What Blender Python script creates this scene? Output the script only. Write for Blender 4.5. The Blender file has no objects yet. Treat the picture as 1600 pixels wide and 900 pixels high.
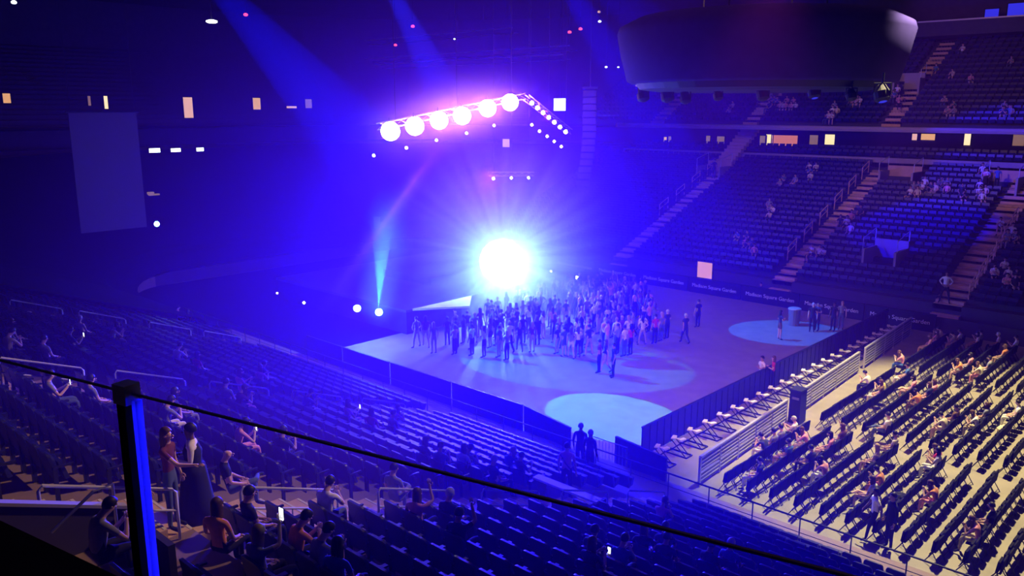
import bpy, math, random
from mathutils import Vector, Matrix, Euler
random.seed(7)
R = math.radians
S = bpy.context.scene
COL = S.collection

# ============================ CAMERA / WORLD / EXPOSURE ============================
CU, CV, CH = 16.6, -23.7, 13.0          # the seat the picture is taken from (X along the floor, Y across it)
HEAD, PITCH, FPX = R(43), R(12.2), 1300.0
cd = bpy.data.cameras.new('camera'); cam = bpy.data.objects.new('camera', cd); COL.objects.link(cam)
cam.location = (CU, CV, CH); cam.rotation_euler = (R(90) - PITCH, 0, HEAD)
cd.sensor_width = 36; cd.lens = FPX / 1600 * 36; cd.clip_start = 0.05; cd.clip_end = 400
S.camera = cam
S.view_settings.view_transform = 'Standard'; S.view_settings.look = 'None'
S.view_settings.exposure = 0.0; S.view_settings.gamma = 1.0; S.view_settings.use_curve_mapping = False
W = bpy.data.worlds.new('world'); S.world = W; W.use_nodes = True
W.node_tree.nodes['Background'].inputs[0].default_value = (0.10, 0.03, 0.9, 1)
W.node_tree.nodes['Background'].inputs[1].default_value = 0.012

def ray(x, y):
    u = (x - 800) / FPX; v = (450 - y) / FPX
    dx = u; dy = math.cos(PITCH) + v * math.sin(PITCH); dz = -math.sin(PITCH) + v * math.cos(PITCH)
    c, s = math.cos(HEAD), math.sin(HEAD)
    return dx * c - dy * s, dx * s + dy * c, dz
def P(x, y, z=0.0, V=None, U=None, dist=None):
    """world point seen at photo pixel (x,y) on a chosen real plane"""
    a, b, k = ray(x, y)
    if V is not None: t = (V - CV) / b
    elif U is not None: t = (U - CU) / a
    elif dist is not None: t = dist
    else: t = (z - CH) / k
    return Vector((CU + a * t, CV + b * t, CH + k * t))
def proj(p):
    a, b = p[0] - CU, p[1] - CV
    c, s = math.cos(HEAD), math.sin(HEAD)
    X = a * c + b * s; Y = -a * s + b * c; Z = p[2] - CH
    d = Y * math.cos(PITCH) - Z * math.sin(PITCH)
    if d < 0.3: return (-9999, -9999, d)
    return (800 + FPX * X / d, 450 - FPX * (Y * math.sin(PITCH) + Z * math.cos(PITCH)) / d, d)
def seen(p, m=30):
    x, y, d = proj(p)
    return -m < x < 1600 + m and -m < y < 900 + m

def light(name, kind, loc, power, color, size=0.1, target=None, angle=30, blend=0.1, parent=None):
    l = bpy.data.lights.new(name, kind); l.energy = power; l.color = color
    if kind == 'SPOT': l.spot_size = R(angle); l.spot_blend = blend; l.shadow_soft_size = size
    elif kind == 'POINT': l.shadow_soft_size = size
    elif kind == 'AREA': l.size = size; l.spread = R(angle)
    o = bpy.data.objects.new(name, l); COL.objects.link(o); o.location = loc
    if target is not None:
        o.rotation_euler = (Vector(target) - Vector(loc)).to_track_quat('-Z', 'Y').to_euler()
    return o
GL = Vector((-20.0, 14.6, 3.3))          # the blazing lamp wheel on the stage front
light('stage_wash', 'POINT', (-20.6, 14.6, 5.5), 95000, (0.0004, 0.0, 1.0), 0.8)
light('near_stand_blue_fill', 'SPOT', (-19.5, 13.0, 9.0), 900000, (0.001, 0.0, 1.0), 0.5, (4.0, -13.0, 3.0), 54, 1.0)  # added unseen blue spot that lights the veil over the near stand
light('stage_core', 'SPOT', GL + Vector((0.5, -0.4, 0)), 15000, (0.26, 0.42, 1.0), 0.5, GL + Vector((5, -3.4, -.3)), 165, 0.4)
light('overhead_fill', 'AREA', (-4, 16, 23.6), 300, (1.0, 0.40, 0.50), 30, (-4, 16, 0), 170)  # unseen area light added overhead as dim warm fill
light('house_floor_lamp', 'SPOT', (6.0, 15.0, 23.4), 66000, (1.0, 0.82, 0.44), 0.3, (11.6, 11.5, 0), 66, 0.35)
light('floor_side_fill', 'SPOT', (7, -4, 17), 15000, (1.0, 0.36, 0.42), 0.5, (-2.5, 11, 0), 56, 0.9)  # added unseen spot that lifts the floor towards purple
light('far_stand_fill', 'SPOT', (-6, 6, 23), 10000, (1.0, 0.48, 0.28), 0.5, (-1, 42, 7), 70, 0.8)  # unseen warm fill added to bring up the far stand
light('near_stand_fill', 'SPOT', (10, 2, 23), 21000, (1.0, 0.55, 0.38), 0.4, (-1.5, -20, 6.5), 36, 0.8)  # added unseen spot warming the near-stand treads
def pool(name, src, cen, px_r, power, color, blend=0.03):
    d = (Vector(cen) - Vector(src)).length
    light(name, 'SPOT', src, power, color, 0.06, cen, math.degrees(2 * math.atan(px_r / d)), blend)
pool('pool_lamp_far', (-16, 12, 23.3), (-4.1, 22.2, 0), 2.9, 190000, (0.0, 0.06, 1.0))
pool('pool_lamp_near', (-22, 6, 22), (-3.5, 4.1, 0), 2.6, 130000, (0.07, 0.46, 1.0))
pool('pool_lamp_stage', (-34, 0.5, 23.4), (-10.2, 8.6, 0), 4.3, 210000, (0.0, 0.17, 1.0), 0.10)
light('stand_patch_lamp', 'SPOT', (-16, 10, 23.4), 200000, (0.0, 0.0, 1.0), 0.15, (-2.4, 37.5, 5), 13, 0.4)
light('fascia_patch_lamp', 'SPOT', (-10, 20, 23.4), 60000, (0.0, 0.0, 1.0), 0.15, (0.5, 47, 9.2), 20, 0.5)

# ============================ MATERIALS ============================
def nodes(name):
    m = bpy.data.materials.new(name); m.use_nodes = True
    return m, m.node_tree, m.node_tree.nodes['Principled BSDF']
def mat(name, col, rough=0.7, metal=0.0, noise=0.0, scale=8.0, spec=0.3, bump=0.0):
    m, t, b = nodes(name)
    b.inputs['Base Color'].default_value = (*col, 1); b.inputs['Roughness'].default_value = rough
    b.inputs['Metallic'].default_value = metal; b.inputs['Specular IOR Level'].default_value = spec
    if noise or bump:
        tc = t.nodes.new('ShaderNodeTexCoord'); n = t.nodes.new('ShaderNodeTexNoise')
        n.inputs['Scale'].default_value = scale; n.inputs['Detail'].default_value = 4
        t.links.new(tc.outputs['Object'], n.inputs['Vector'])
        if noise:
            r = t.nodes.new('ShaderNodeMapRange'); r.inputs['From Min'].default_value = 0.25; r.inputs['From Max'].default_value = 0.75
            r.inputs['To Min'].default_value = 1 - noise; r.inputs['To Max'].default_value = 1 + noise
            h = t.nodes.new('ShaderNodeHueSaturation'); h.inputs['Color'].default_value = (*col, 1)
            t.links.new(n.outputs['Fac'], r.inputs['Value']); t.links.new(r.outputs['Result'], h.inputs['Value'])
            t.links.new(h.outputs['Color'], b.inputs['Base Color'])
        if bump:
            bp = t.nodes.new('ShaderNodeBump'); bp.inputs['Strength'].default_value = bump
            t.links.new(n.outputs['Fac'], bp.inputs['Height']); t.links.new(bp.outputs['Normal'], b.inputs['Normal'])
    return m
def emit(name, col, s):
    m, t, b = nodes(name)
    b.inputs['Base Color'].default_value = (0.02, 0.02, 0.02, 1)
    b.inputs['Emission Color'].default_value = (*col, 1); b.inputs['Emission Strength'].default_value = s
    return m
M = {}
M['concrete_floor'] = mat('concrete_floor', (0.26, 0.225, 0.17), 0.55, noise=0.16, scale=1.3, spec=0.35)
M['terrace'] = mat('terrace', (0.24, 0.165, 0.115), 0.8, noise=0.12, scale=3)
M['aisle'] = mat('aisle', (0.60, 0.40, 0.24), 0.8, noise=0.1, scale=3)
M['nosing'] = mat('nosing', (0.62, 0.58, 0.42), 0.7)
M['wall'] = mat('wall', (0.06, 0.05, 0.06), 0.85, noise=0.1, scale=2)
M['fascia'] = mat('fascia', (0.34, 0.29, 0.26), 0.6, noise=0.05, scale=2)
M['ceiling'] = mat('ceiling', (0.05, 0.045, 0.05), 0.9, noise=0.15, scale=0.7)
M['black'] = mat('black', (0.012, 0.012, 0.016), 0.7)
M['drape'] = mat('drape', (0.02, 0.02, 0.03), 0.95, noise=0.3, scale=3, bump=0.3)
M['fence'] = mat('fence', (0.035, 0.032, 0.05), 0.6, noise=0.2, scale=5)
M['board_grey'] = mat('board_grey', (0.16, 0.16, 0.17), 0.5, noise=0.12, scale=6)
M['rail_grey'] = mat('rail_grey', (0.46, 0.45, 0.46), 0.4, 0.3)
M['steel'] = mat('steel', (0.62, 0.62, 0.66), 0.3, 0.8)
M['rail_paint'] = mat('rail_paint', (0.55, 0.55, 0.6), 0.45)
M['dark_metal'] = mat('dark_metal', (0.03, 0.03, 0.035), 0.45, 0.5)
M['seat_fabric'] = mat('seat_fabric', (0.016, 0.018, 0.09), 0.7, noise=0.2, scale=12)
M['seat_shell'] = mat('seat_shell', (0.011, 0.012, 0.05), 0.42, spec=0.4)
M['chair_pad'] = mat('chair_pad', (0.010, 0.009, 0.016), 0.85, spec=.1)
M['chair_metal'] = mat('chair_metal', (0.02, 0.018, 0.02), 0.5, 0.2)
M['white_paint'] = mat('white_paint', (0.8, 0.8, 0.8), 0.5)
M['lettering'] = mat('lettering', (0.75, 0.75, 0.8), 0.5)
M['stage_deck'] = mat('stage_deck', (0.06, 0.06, 0.08), 0.35, noise=0.1, scale=3)
M['screen_cloth'] = mat('screen_cloth', (0.09, 0.085, 0.09), 0.9)
M['score_shell'] = mat('score_shell', (0.03, 0.02, 0.13), 0.95, noise=0.1, scale=2, spec=.05)
M['beige'] = mat('beige', (0.80, 0.52, 0.36), 0.5)
M['glow_warm'] = emit('glow_warm', (1.0, 0.48, 0.14), 0.75)
M['glow_bright'] = emit('glow_bright', (1.0, 0.74, 0.42), 1.15)
M['glow_red'] = emit('glow_red', (0.75, 0.20, 0.07), 0.75)
M['glow_dim'] = emit('glow_dim', (0.75, 0.38, 0.2), 0.28)
M['glow_pink'] = emit('glow_pink', (1.0, 0.50, 0.42), 0.8)
M['glow_white'] = emit('glow_white', (0.85, 0.9, 1.0), 3.0)
M['glow_red_led'] = emit('glow_red_led', (1.0, 0.05, 0.12), 2.5)
M['phone_glow'] = emit('phone_glow', (0.85, 0.92, 1.0), 4.0)
M['phone_blue'] = emit('phone_blue', (0.2, 0.3, 1.0), 2.0)
M['blinder_lens'] = emit('blinder_lens', (1.0, 0.72, 0.62), 45)
M['small_lens'] = emit('small_lens', (1.0, 0.72, 0.66), 14)
M['white_lens'] = emit('white_lens', (0.75, 0.85, 1.0), 14)
M['core_lens'] = emit('core_lens', (0.30, 0.75, 1.0), 45)
M['led_panel_blue'] = emit('led_panel_blue', (0.02, 0.03, 1.0), 0.7)
SK = [mat('skin_light', (0.62, 0.38, 0.28), 0.6), mat('skin_tan', (0.42, 0.24, 0.16), 0.6), mat('skin_dark', (0.16, 0.08, 0.05), 0.6)]
CL = {k: mat('cloth_' + k.replace(' ', '_'), v, 0.85, noise=0.12, scale=14) for k, v in {
    'white': (0.78, 0.76, 0.74), 'cream': (0.66, 0.58, 0.42), 'black': (0.015, 0.015, 0.02), 'navy': (0.03, 0.035, 0.09), 'grey': (0.22, 0.22, 0.24),
    'red': (0.55, 0.04, 0.05), 'pink': (0.75, 0.30, 0.34), 'orange': (0.72, 0.26, 0.08), 'blue': (0.06, 0.14, 0.34), 'denim': (0.07, 0.10, 0.18),
    'brown': (0.16, 0.08, 0.04), 'khaki': (0.42, 0.34, 0.22), 'yellow': (0.70, 0.55, 0.14), 'magenta': (0.62, 0.03, 0.16), 'plum': (0.14, 0.03, 0.07)}.items()}
HR = {'dark': mat('hair_dark', (0.012, 0.008, 0.007), 0.5), 'brown': mat('hair_brown', (0.09, 0.04, 0.02), 0.5), 'blond': mat('hair_blond', (0.42, 0.27, 0.11), 0.5), 'grey': mat('hair_grey', (0.45, 0.44, 0.43), 0.6)}

# ============================ MESH HELPERS ============================
class MB:
    def __init__(s): s.v = []; s.f = []; s.mi = []
    def add(s, vs, fs, mi=0):
        n = len(s.v); s.v += [tuple(v) for v in vs]; s.f += [tuple(n + i for i in f) for f in fs]; s.mi += [mi] * len(fs)
        return s
    def box(s, c, d, rz=0, rx=0, ry=0, taper=1.0, mi=0):
        m = Matrix.Translation(c) @ Euler((rx, ry, rz)).to_matrix().to_4x4()
        vs = []
        for z in (-.5, .5):
            k = 1 if z < 0 else taper
            for x, y in ((-.5, -.5), (.5, -.5), (.5, .5), (-.5, .5)):
                vs.append(m @ Vector((x * d[0] * k, y * d[1] * k, z * d[2])))
        return s.add(vs, [(0, 3, 2, 1), (4, 5, 6, 7), (0, 1, 5, 4), (1, 2, 6, 5), (2, 3, 7, 6), (3, 0, 4, 7)], mi)
    def span(s, a, b, mi=0):       # box from corner a to corner b
        c = [(a[i] + b[i]) / 2 for i in range(3)]; d = [abs(a[i] - b[i]) for i in range(3)]
        return s.box(c, d, mi=mi)
    def tube(s, pts, r, n=8, r2=None, mi=0):
        pts = [Vector(p) for p in pts]; L = len(pts); rings = []
        for i, p in enumerate(pts):
            t = (pts[min(i + 1, L - 1)] - pts[max(i - 1, 0)]).normalized()
            a = t.cross(Vector((0, 0, 1)) if abs(t.z) < .9 else Vector((1, 0, 0))).normalized(); b = t.cross(a)
            rr = r if r2 is None else r + (r2 - r) * i / (L - 1)
            rings.append([p + rr * (math.cos(2 * math.pi * k / n) * a + math.sin(2 * math.pi * k / n) * b) for k in range(n)])
        vs = [v for q in rings for v in q]
        fs = [(i * n + k, i * n + (k + 1) % n, (i + 1) * n + (k + 1) % n, (i + 1) * n + k) for i in range(L - 1) for k in range(n)]
        fs += [tuple(range(n - 1, -1, -1)), tuple((L - 1) * n + k for k in range(n))]
        return s.add(vs, fs, mi)
    def lathe(s, prof, c=(0, 0, 0), n=24, ax=None, mi=0):   # prof: (r, h) from bottom to top along ax
        q = Vector(ax if ax is not None else (0, 0, 1)).normalized().to_track_quat('Z', 'Y'); c = Vector(c)
        vs = [c + q @ Vector((r * math.cos(2 * math.pi * k / n), r * math.sin(2 * math.pi * k / n), h)) for r, h in prof for k in range(n)]
        L = len(prof)
        fs = [(i * n + k, i * n + (k + 1) % n, (i + 1) * n + (k + 1) % n, (i + 1) * n + k) for i in range(L - 1) for k in range(n)]
        fs += [tuple(range(n - 1, -1, -1)), tuple((L - 1) * n + k for k in range(n))]
        return s.add(vs, fs, mi)
    def mesh(s, name, smooth=False):
        me = bpy.data.meshes.new(name); me.from_pydata(s.v, [], s.f)
        if any(s.mi): me.polygons.foreach_set('material_index', s.mi)
        if smooth: me.polygons.foreach_set('use_smooth', [True] * len(me.polygons))
        me.update(); return me
    def build(s, name, m, parent=None, smooth=False, loc=None):
        me = s.mesh(name, smooth)
        for x in (m if isinstance(m, (list, tuple)) else [m]): me.materials.append(x)
        o = bpy.data.objects.new(name, me); COL.objects.link(o)
        if parent is not None: o.parent = parent
        if loc is not None: o.location = loc
        return o
def tag(o, label=None, cat=None, group=None, kind=None):
    if label: o['label'] = label
    if cat: o['category'] = cat
    if group: o['group'] = group
    if kind: o['kind'] = kind
    return o
def empty(name, loc, rz=0, label=None, cat=None, group=None):
    o = bpy.data.objects.new(name, None); COL.objects.link(o); o.location = loc; o.rotation_euler = (0, 0, rz); o.empty_display_size = .1
    return tag(o, label, cat, group)
def dup(o, loc, rz, label=None, group=None):
    r = o.copy(); COL.objects.link(r); r.location = loc; r.rotation_euler = (0, 0, rz)
    if label: r['label'] = label
    if group: r['group'] = group
    for ch in o.children:
        c = ch.copy(); COL.objects.link(c); c.parent = r
        for g in ch.children:
            d = g.copy(); COL.objects.link(d); d.parent = c
    return r
ORD = ['zeroth', 'first', 'second', 'third', 'fourth', 'fifth', 'sixth', 'seventh', 'eighth', 'ninth', 'tenth', 'eleventh', 'twelfth', 'thirteenth', 'fourteenth', 'fifteenth', 'sixteenth', 'seventeenth', 'eighteenth', 'nineteenth', 'twentieth']
def nth(n):
    if n <= 20: return ORD[n]
    t = {2: 'twenty', 3: 'thirty', 4: 'forty', 5: 'fifty', 6: 'sixty'}[n // 10]
    return (t[:-1] + 'ieth') if n % 10 == 0 else t + '-' + ORD[n % 10]
def struct(name, mb, m, **k): return tag(mb.build(name, m, **k), kind='structure')

# ============================ THE BUILDING ============================
FU0, FU1, FV1 = -44.0, 27.0, 28.0         # the floor: x from FU0 to FU1, y from 0 to FV1
def ring(d, z=0):
    """outline of the bowl at offset d from the boards: near side, stage end, far side"""
    pts = [(FU1 + 6, -d)]; r = d + 4
    pts += [(FU0 + 4 + r * math.cos(a), 4 + r * math.sin(a)) for a in [R(270 - 10 * i) for i in range(10)]]
    pts += [(FU0 + 4 + r * math.cos(a), FV1 - 4 + r * math.sin(a)) for a in [R(180 - 10 * i) for i in range(10)]]
    pts += [(FU1 + 6, FV1 + d)]
    return [Vector((x, y, z)) for x, y in pts]
def ring_profile(mb, prof, mi=0):          # prof: list of (d, z) or (d, z near side, z far side)
    vs = []; n = 22
    for q in prof:
        zn, zf = (q[1], q[1]) if len(q) == 2 else (q[1], q[2])
        for k, p in enumerate(ring(q[0])):
            w_ = min(1, max(0, (k - 1) / 9)); vs.append((p.x, p.y, zn + (zf - zn) * w_))
    mb.add(vs, [(i * n + k, i * n + k + 1, (i + 1) * n + k + 1, (i + 1) * n + k) for i in range(len(prof) - 1) for k in range(n - 1)], mi)
struct('floor', MB().span((-90, -45, -.3), (FU1 + 30, 90, 0)), M['concrete_floor'])
struct('ceiling', MB().span((-90, -45, 24), (60, 90, 24.4)), M['ceiling'])
wl = MB(); wl.span((-84, -45, 0), (-83.5, 90, 24)); struct('wall_left', wl, M['wall'])
wl = MB(); wl.span((-90, 67, 0), (60, 67.5, 24)); struct('wall_far', wl, M['wall'])
PITCHR = 0.85; NLOW = 21
def row_d(i): return 1.9 + PITCHR * i       # d of the front edge of tread i
def row_z(i): return 1.4 + 0.33 * i         # far side and stage end
def nrow_z(i): return 0.35 + 0.306 * i      # near side
low = MB(); pr = [(0.35, 0.0), (0.35, 0.3, 0.9), (0.55, 0.3, 0.9), (0.55, 0.35), (row_d(0), 0.35)]
for i in range(NLOW):
    pr += [(row_d(i), nrow_z(i), row_z(i)), (row_d(i + 1), nrow_z(i), row_z(i))]
TOPD = row_d(NLOW); TOPZ = row_z(NLOW - 1)
pr += [(TOPD, nrow_z(NLOW), TOPZ + 0.6)]
ring_profile(low, pr)
low.mi = [1 if max(low.v[i][1] for i in f) > 3 else 0 for f in low.f]  # same terrace, far faces coloured darker so they stay dim under the lamps
struct('lower_seating_terrace', low, [M['terrace'], M['wall']])
fas = MB(); ring_profile(fas, [(TOPD, TOPZ + .2), (TOPD, TOPZ + 1.0), (TOPD + .25, TOPZ + 1.0)])
# the near side is where the picture is taken from: the fascia only runs round the stage end and the far side
def far_only(mb):
    keep = [(f, m_) for f, m_ in zip(mb.f, mb.mi) if all(mb.v[i][1] > 0 or mb.v[i][0] < -40 for i in f)]
    mb.f = [k[0] for k in keep]; mb.mi = [k[1] for k in keep]; return mb
def cut_far(mb):      # start the far-side trims beside the stage, not behind it
    mb.v = [(max(v[0], -34.0), v[1], v[2]) if v[1] > 24 else v for v in mb.v]; return mb
def far_side(mb):
    keep = [(f, m_) for f, m_ in zip(mb.f, mb.mi) if all(mb.v[i][1] > 24 and mb.v[i][0] > -46 for i in f)]
    mb.f = [k[0] for k in keep]; mb.mi = [k[1] for k in keep]; return mb
struct('trim_1', cut_far(far_side(fas)), M['fascia'])
CLUBZ = TOPZ + .7
bk = MB()
for i in range(NLOW, 24): bk.span((-12, -row_d(i + 1), 0), (FU1 + 6, -row_d(i), nrow_z(i)))
struct('rear_seating_terrace', bk, M['terrace'])
clb = MB(); ring_profile(clb, [(TOPD + .25, CLUBZ), (TOPD + 1.2, CLUBZ), (TOPD + 1.2, CLUBZ + .3), (TOPD + 2.1, CLUBZ + .3), (TOPD + 2.1, CLUBZ + .6), (TOPD + 3.4, CLUBZ + .6), (TOPD + 5.0, CLUBZ + .6), (TOPD + 5.0, 12.0)])
struct('club_terrace', far_only(clb), M['wall'])
UPD, UPZ, NUP = 18.6, 11.35, 18
ups = MB(); pr = [(TOPD + 5.0, UPZ - .24), (UPD - .35, UPZ - .24)]
ring_profile(ups, pr); up2 = MB()
pr = [(UPD, UPZ)]
def urow_d(i): return UPD + .9 + .8 * i
def urow_z(i): return UPZ + .15 + .44 * i
pr += [(urow_d(0), UPZ)]
for i in range(NUP): pr += [(urow_d(i), urow_z(i)), (urow_d(i + 1), urow_z(i))]
pr += [(urow_d(NUP), 24)]
ring_profile(ups, pr)
struct('upper_seating_terrace', far_only(ups), M['wall'])
bal = MB(); ring_profile(bal, [(UPD - .35, UPZ - .22), (UPD - .42, UPZ - .02), (UPD - .35, UPZ + .16), (UPD - .1, UPZ + .2), (UPD, UPZ)])
struct('trim_2', cut_far(far_side(bal)), M['fascia'])

# black sheets added over stands and floor round the stage to keep them dark
M['sheet'] = mat('sheet', (0.003, 0.003, 0.005), 0.95, noise=0.2, scale=1, spec=.05)
def sheet(name, prof, u_near, v_far, label):
    mb = MB(); vs = []
    for d, zn, zf in prof:
        r = [p for p in ring(d)]; r = r[1:-1]
        r = [Vector((u_near, -d, 0))] + r
        if v_far is not None: r = r + [Vector((v_far, FV1 + d, 0))]
        for k, p in enumerate(r): vs.append((p.x, p.y, zn + (zf - zn) * min(1, max(0, (k - 1) / 9))))
    n = len(vs) // len(prof)
    mb.add(vs, [(i * n + k, i * n + k + 1, (i + 1) * n + k + 1, (i + 1) * n + k) for i in range(len(prof) - 1) for k in range(n - 1)])
    tag(mb.build(name, M['sheet']), label, 'cover')
sheet('seat_cover', [(.2, .3, 1.1), (1.8, .9, 2.0)] + [(row_d(i) + .4, nrow_z(i) + 1.0, row_z(i) + 1.0) for i in range(0, 21, 4)] + [(TOPD - .1, nrow_z(20) + 1.1, row_z(20) + 1.1)], -27.5, -36, 'black tarp added over the unused lower stand behind the stage to keep it dark')
tag(MB().span((FU0 - .2, -.2, .005), (-20.6, FV1 + .1, .02)).build('dark_floor_cover', M['sheet']), 'black cloth added to darken the floor around and behind the stage', 'floor cover')

# aisles (steps down the stands)
NEAR_AISLES = [(2.5, 4.1), (-8.2, -6.6), (-23.0, -21.4), (-35, -33.6), (13.4, 15.0)]
FAR_AISLES = [(-8.75, -7.3), (1.7, 3.3), (-22.3, -20.9), (13, 14.4)]
UP_AISLES = [(-8.7, -7.2), (-21.1, -19.7), (-31.2, -29.8), (4.6, 6.0), (17, 18.4)]
def aisle(u0, u1, side, i0, i1, rd, rz, name='stand_aisle'):
    a = MB(); b = MB()
    for i in range(i0, i1):
        for h in (0, 1):
            d0 = rd(i) + h * (rd(1) - rd(0)) / 2; z1 = rz(i - 1) + (rz(i) - rz(i - 1)) * (.5 if h == 0 else 1.0) if i > 0 else rz(0) * (.6 + .4 * h)
            d0 -= (rd(1) - rd(0)) / 2; dd = (rd(1) - rd(0)) / 2
            y0, y1 = (-d0 - dd, -d0) if side < 0 else (FV1 + d0, FV1 + d0 + dd)
            a.span((u0, y0, z1 - .3), (u1, y1, z1 + .012))
            e = y1 if side < 0 else y0; s_ = -1 if side < 0 else 1
            b.span((u0 + .02, e, z1 + .012), (u1 - .02, e + s_ * .05, z1 + .018))
    tag(a.build('aisle_stairs', M['aisle']), kind='structure')
    tag(b.build('stair_nosings', M['nosing']), kind='structure')
for u0, u1 in NEAR_AISLES: aisle(u0, u1, -1, 0, 24 if u0 > -12 else NLOW, row_d, nrow_z)
for u0, u1 in FAR_AISLES: aisle(u0, u1, 1, 0, NLOW, row_d, row_z)
for u0, u1 in UP_AISLES: aisle(u0, u1, 1, 0, NUP, urow_d, urow_z)
# stairs between lower stand and upper level at one aisle
xs = MB()
for k in range(14): xs.span((-22.6 + .03 * k, FV1 + TOPD - 2.2 + .42 * k, TOPZ - .3 + .3 * k), (-20.9 + .03 * k, FV1 + TOPD - 1.7 + .42 * k, TOPZ + .1 + .3 * k))
tag(xs.build('crossover_stairs', M['aisle']), kind='structure')

# ---------- walkway rail by the near floor ----------
wr = MB()
for k in range(40):
    x = -30 + 1.5 * k; wr.tube([(x, -1.55, .35), (x, -1.55, 1.25)], .02, 6)
wr.tube([(-31, -1.55, 1.25), (FU1 + 3, -1.55, 1.25)], .03, 8); wr.tube([(-31, -1.55, .8), (FU1 + 3, -1.55, .8)], .012, 6)
tag(wr.build('walkway_rail', M['dark_metal']), 'long thin dark rail between the near stand and the arena floor', 'railing')

# ---------- suites and openings behind the club rows ----------
def wall_panel(name, x0, x1, y0, y1, V, m, label, cat, group=None, U=None):
    a = P(x0, y0, V=V, U=U); b = P(x1, y1, V=V, U=U)
    root = MB()
    if U is None: root.span((a.x, V - .06, b.z), (b.x, V, a.z)); fr = MB(); fr.span((a.x - .08, V - .1, b.z - .06), (a.x, V, a.z + .06)); fr.span((b.x, V - .1, b.z - .06), (b.x + .08, V, a.z + .06)); fr.span((a.x - .08, V - .1, a.z), (b.x + .08, V, a.z + .07))
    else: root.span((U, a.y, b.z), (U + .06, b.y, a.z)); fr = MB(); fr.span((U, a.y - .08, b.z), (U + .1, a.y, a.z + .06)); fr.span((U, b.y, b.z), (U + .1, b.y + .08, a.z + .06)); fr.span((U, a.y - .08, a.z), (U + .1, b.y + .08, a.z + .07))
    o = tag(root.build(name, m), label, cat, group); f = fr.build('frame', M['black'], o)
    return o
SV = FV1 + TOPD + 4.95
for i, (x0, x1, y0, y1, mk, lb) in enumerate([
    (1038, 1042, 214, 227, 'glow_warm', 'thin lit strip of a suite doorway, leftmost under the balcony edge'),
    (1045, 1049, 213, 227, 'glow_dim', 'dim thin suite doorway strip right beside the leftmost one'),
    (1104, 1110, 212, 224, 'glow_dim', 'narrow dim grey suite opening left of the tan stairway'),
    (1121, 1132, 213, 228, 'glow_dim', 'dim suite opening with pale figures just left of the tan stairway'),
    (1198, 1207, 210, 229, 'glow_bright', 'bright cream doorway at the left end of the red lit suite'),
    (1207, 1246, 211, 229, 'glow_red', 'wide orange red lit suite wall under the balcony'),
    (1188, 1197, 212, 228, 'glow_dim', 'dim brown suite wall left of the bright cream doorway'),
    (1266, 1278, 211, 226, 'glow_dim', 'dim suite opening between the red suite and the bright white one'),
    (1290, 1304, 210, 226, 'glow_bright', 'bright white lit suite opening right of the red lit suite'),
    (1426, 1433, 209, 219, 'glow_pink', 'small pale lit opening left of the cream suite'),
    (1440, 1461, 209, 219, 'glow_warm', 'cream lit suite opening with a person under the balcony'),
    (1508, 1516, 208, 227, 'glow_bright', 'tall narrow bright doorway towards the right under the balcony'),
    (1584, 1600, 210, 228, 'glow_dim', 'brown lit suite opening at the far right edge under the balcony')]):
    wall_panel('suite_opening', x0, x1, y0, y1, SV, M[mk], lb, 'lit opening')
wall_panel('exit_doorway', 1091, 1113, 408, 436, FV1 + .3, emit('glow_orange', (1.0, .36, .14), .75), 'lit orange doorway in the far wall of the floor, right of the crowd', 'doorway')
vsn = wall_panel('video_screen', 866, 885, 154, 173, 44, M['glow_white'], 'small square bright white screen right of the pink truss lamps', 'screen')
vq = P(875, 154, V=44); MB().tube([(vq.x, 44, vq.z), (vq.x, 44, 23.9)], .03, 5).build('cable', M['dark_metal'], vsn)
esn = wall_panel('hung_opening', 786, 797, 217, 230, 44, M['glow_pink'], 'small pale pink lit opening built as a hung panel below the truss lamps', 'sign')  # lit opening in the stand, built as a panel on an added cable
eq_ = P(791, 217, V=44); MB().tube([(eq_.x, 44, eq_.z), (eq_.x, 44, 23.9)], .02, 5).build('cable', M['dark_metal'], esn)
wall_panel('stand_doorway', 903, 916, 284, 296, FV1 + 14, M['glow_pink'], 'small pale lit doorway below the hanging speaker column', 'doorway')
for x0, x1, y0, y1, mk, lb in [
    (3, 17, 146, 161, 'glow_warm', 'orange lit square opening at the far left edge'),
    (136, 142, 150, 165, 'glow_dim', 'dim narrow opening left of the cream doorway'),
    (161, 169, 150, 170, 'glow_bright', 'narrow cream doorway above the pale hanging screen'),
    (285, 302, 152, 184, 'glow_pink', 'tall pinkish doorway right of the pale hanging screen'),
    (394, 407, 153, 171, 'glow_warm', 'orange doorway between pink doorway and truss'),
    (447, 463, 166, 169, 'glow_pink', 'thin pale lit bar left of the truss lamps'),
    (476, 487, 155, 169, 'glow_dim', 'dim small opening nearest to the left of the truss'),
    (232, 250, 232, 238, 'glow_white', 'bright white bar of light, left of three on the dark left stand'),
    (266, 282, 232, 237, 'glow_white', 'bright white bar of light, middle of three on the dark left stand'),
    (306, 318, 231, 236, 'glow_white', 'bright white bar of light, right of three on the dark left stand')]:
    wall_panel('lit_opening', x0, x1, y0, y1, None, M[mk], lb, 'lit opening', U=-60.5)

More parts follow.
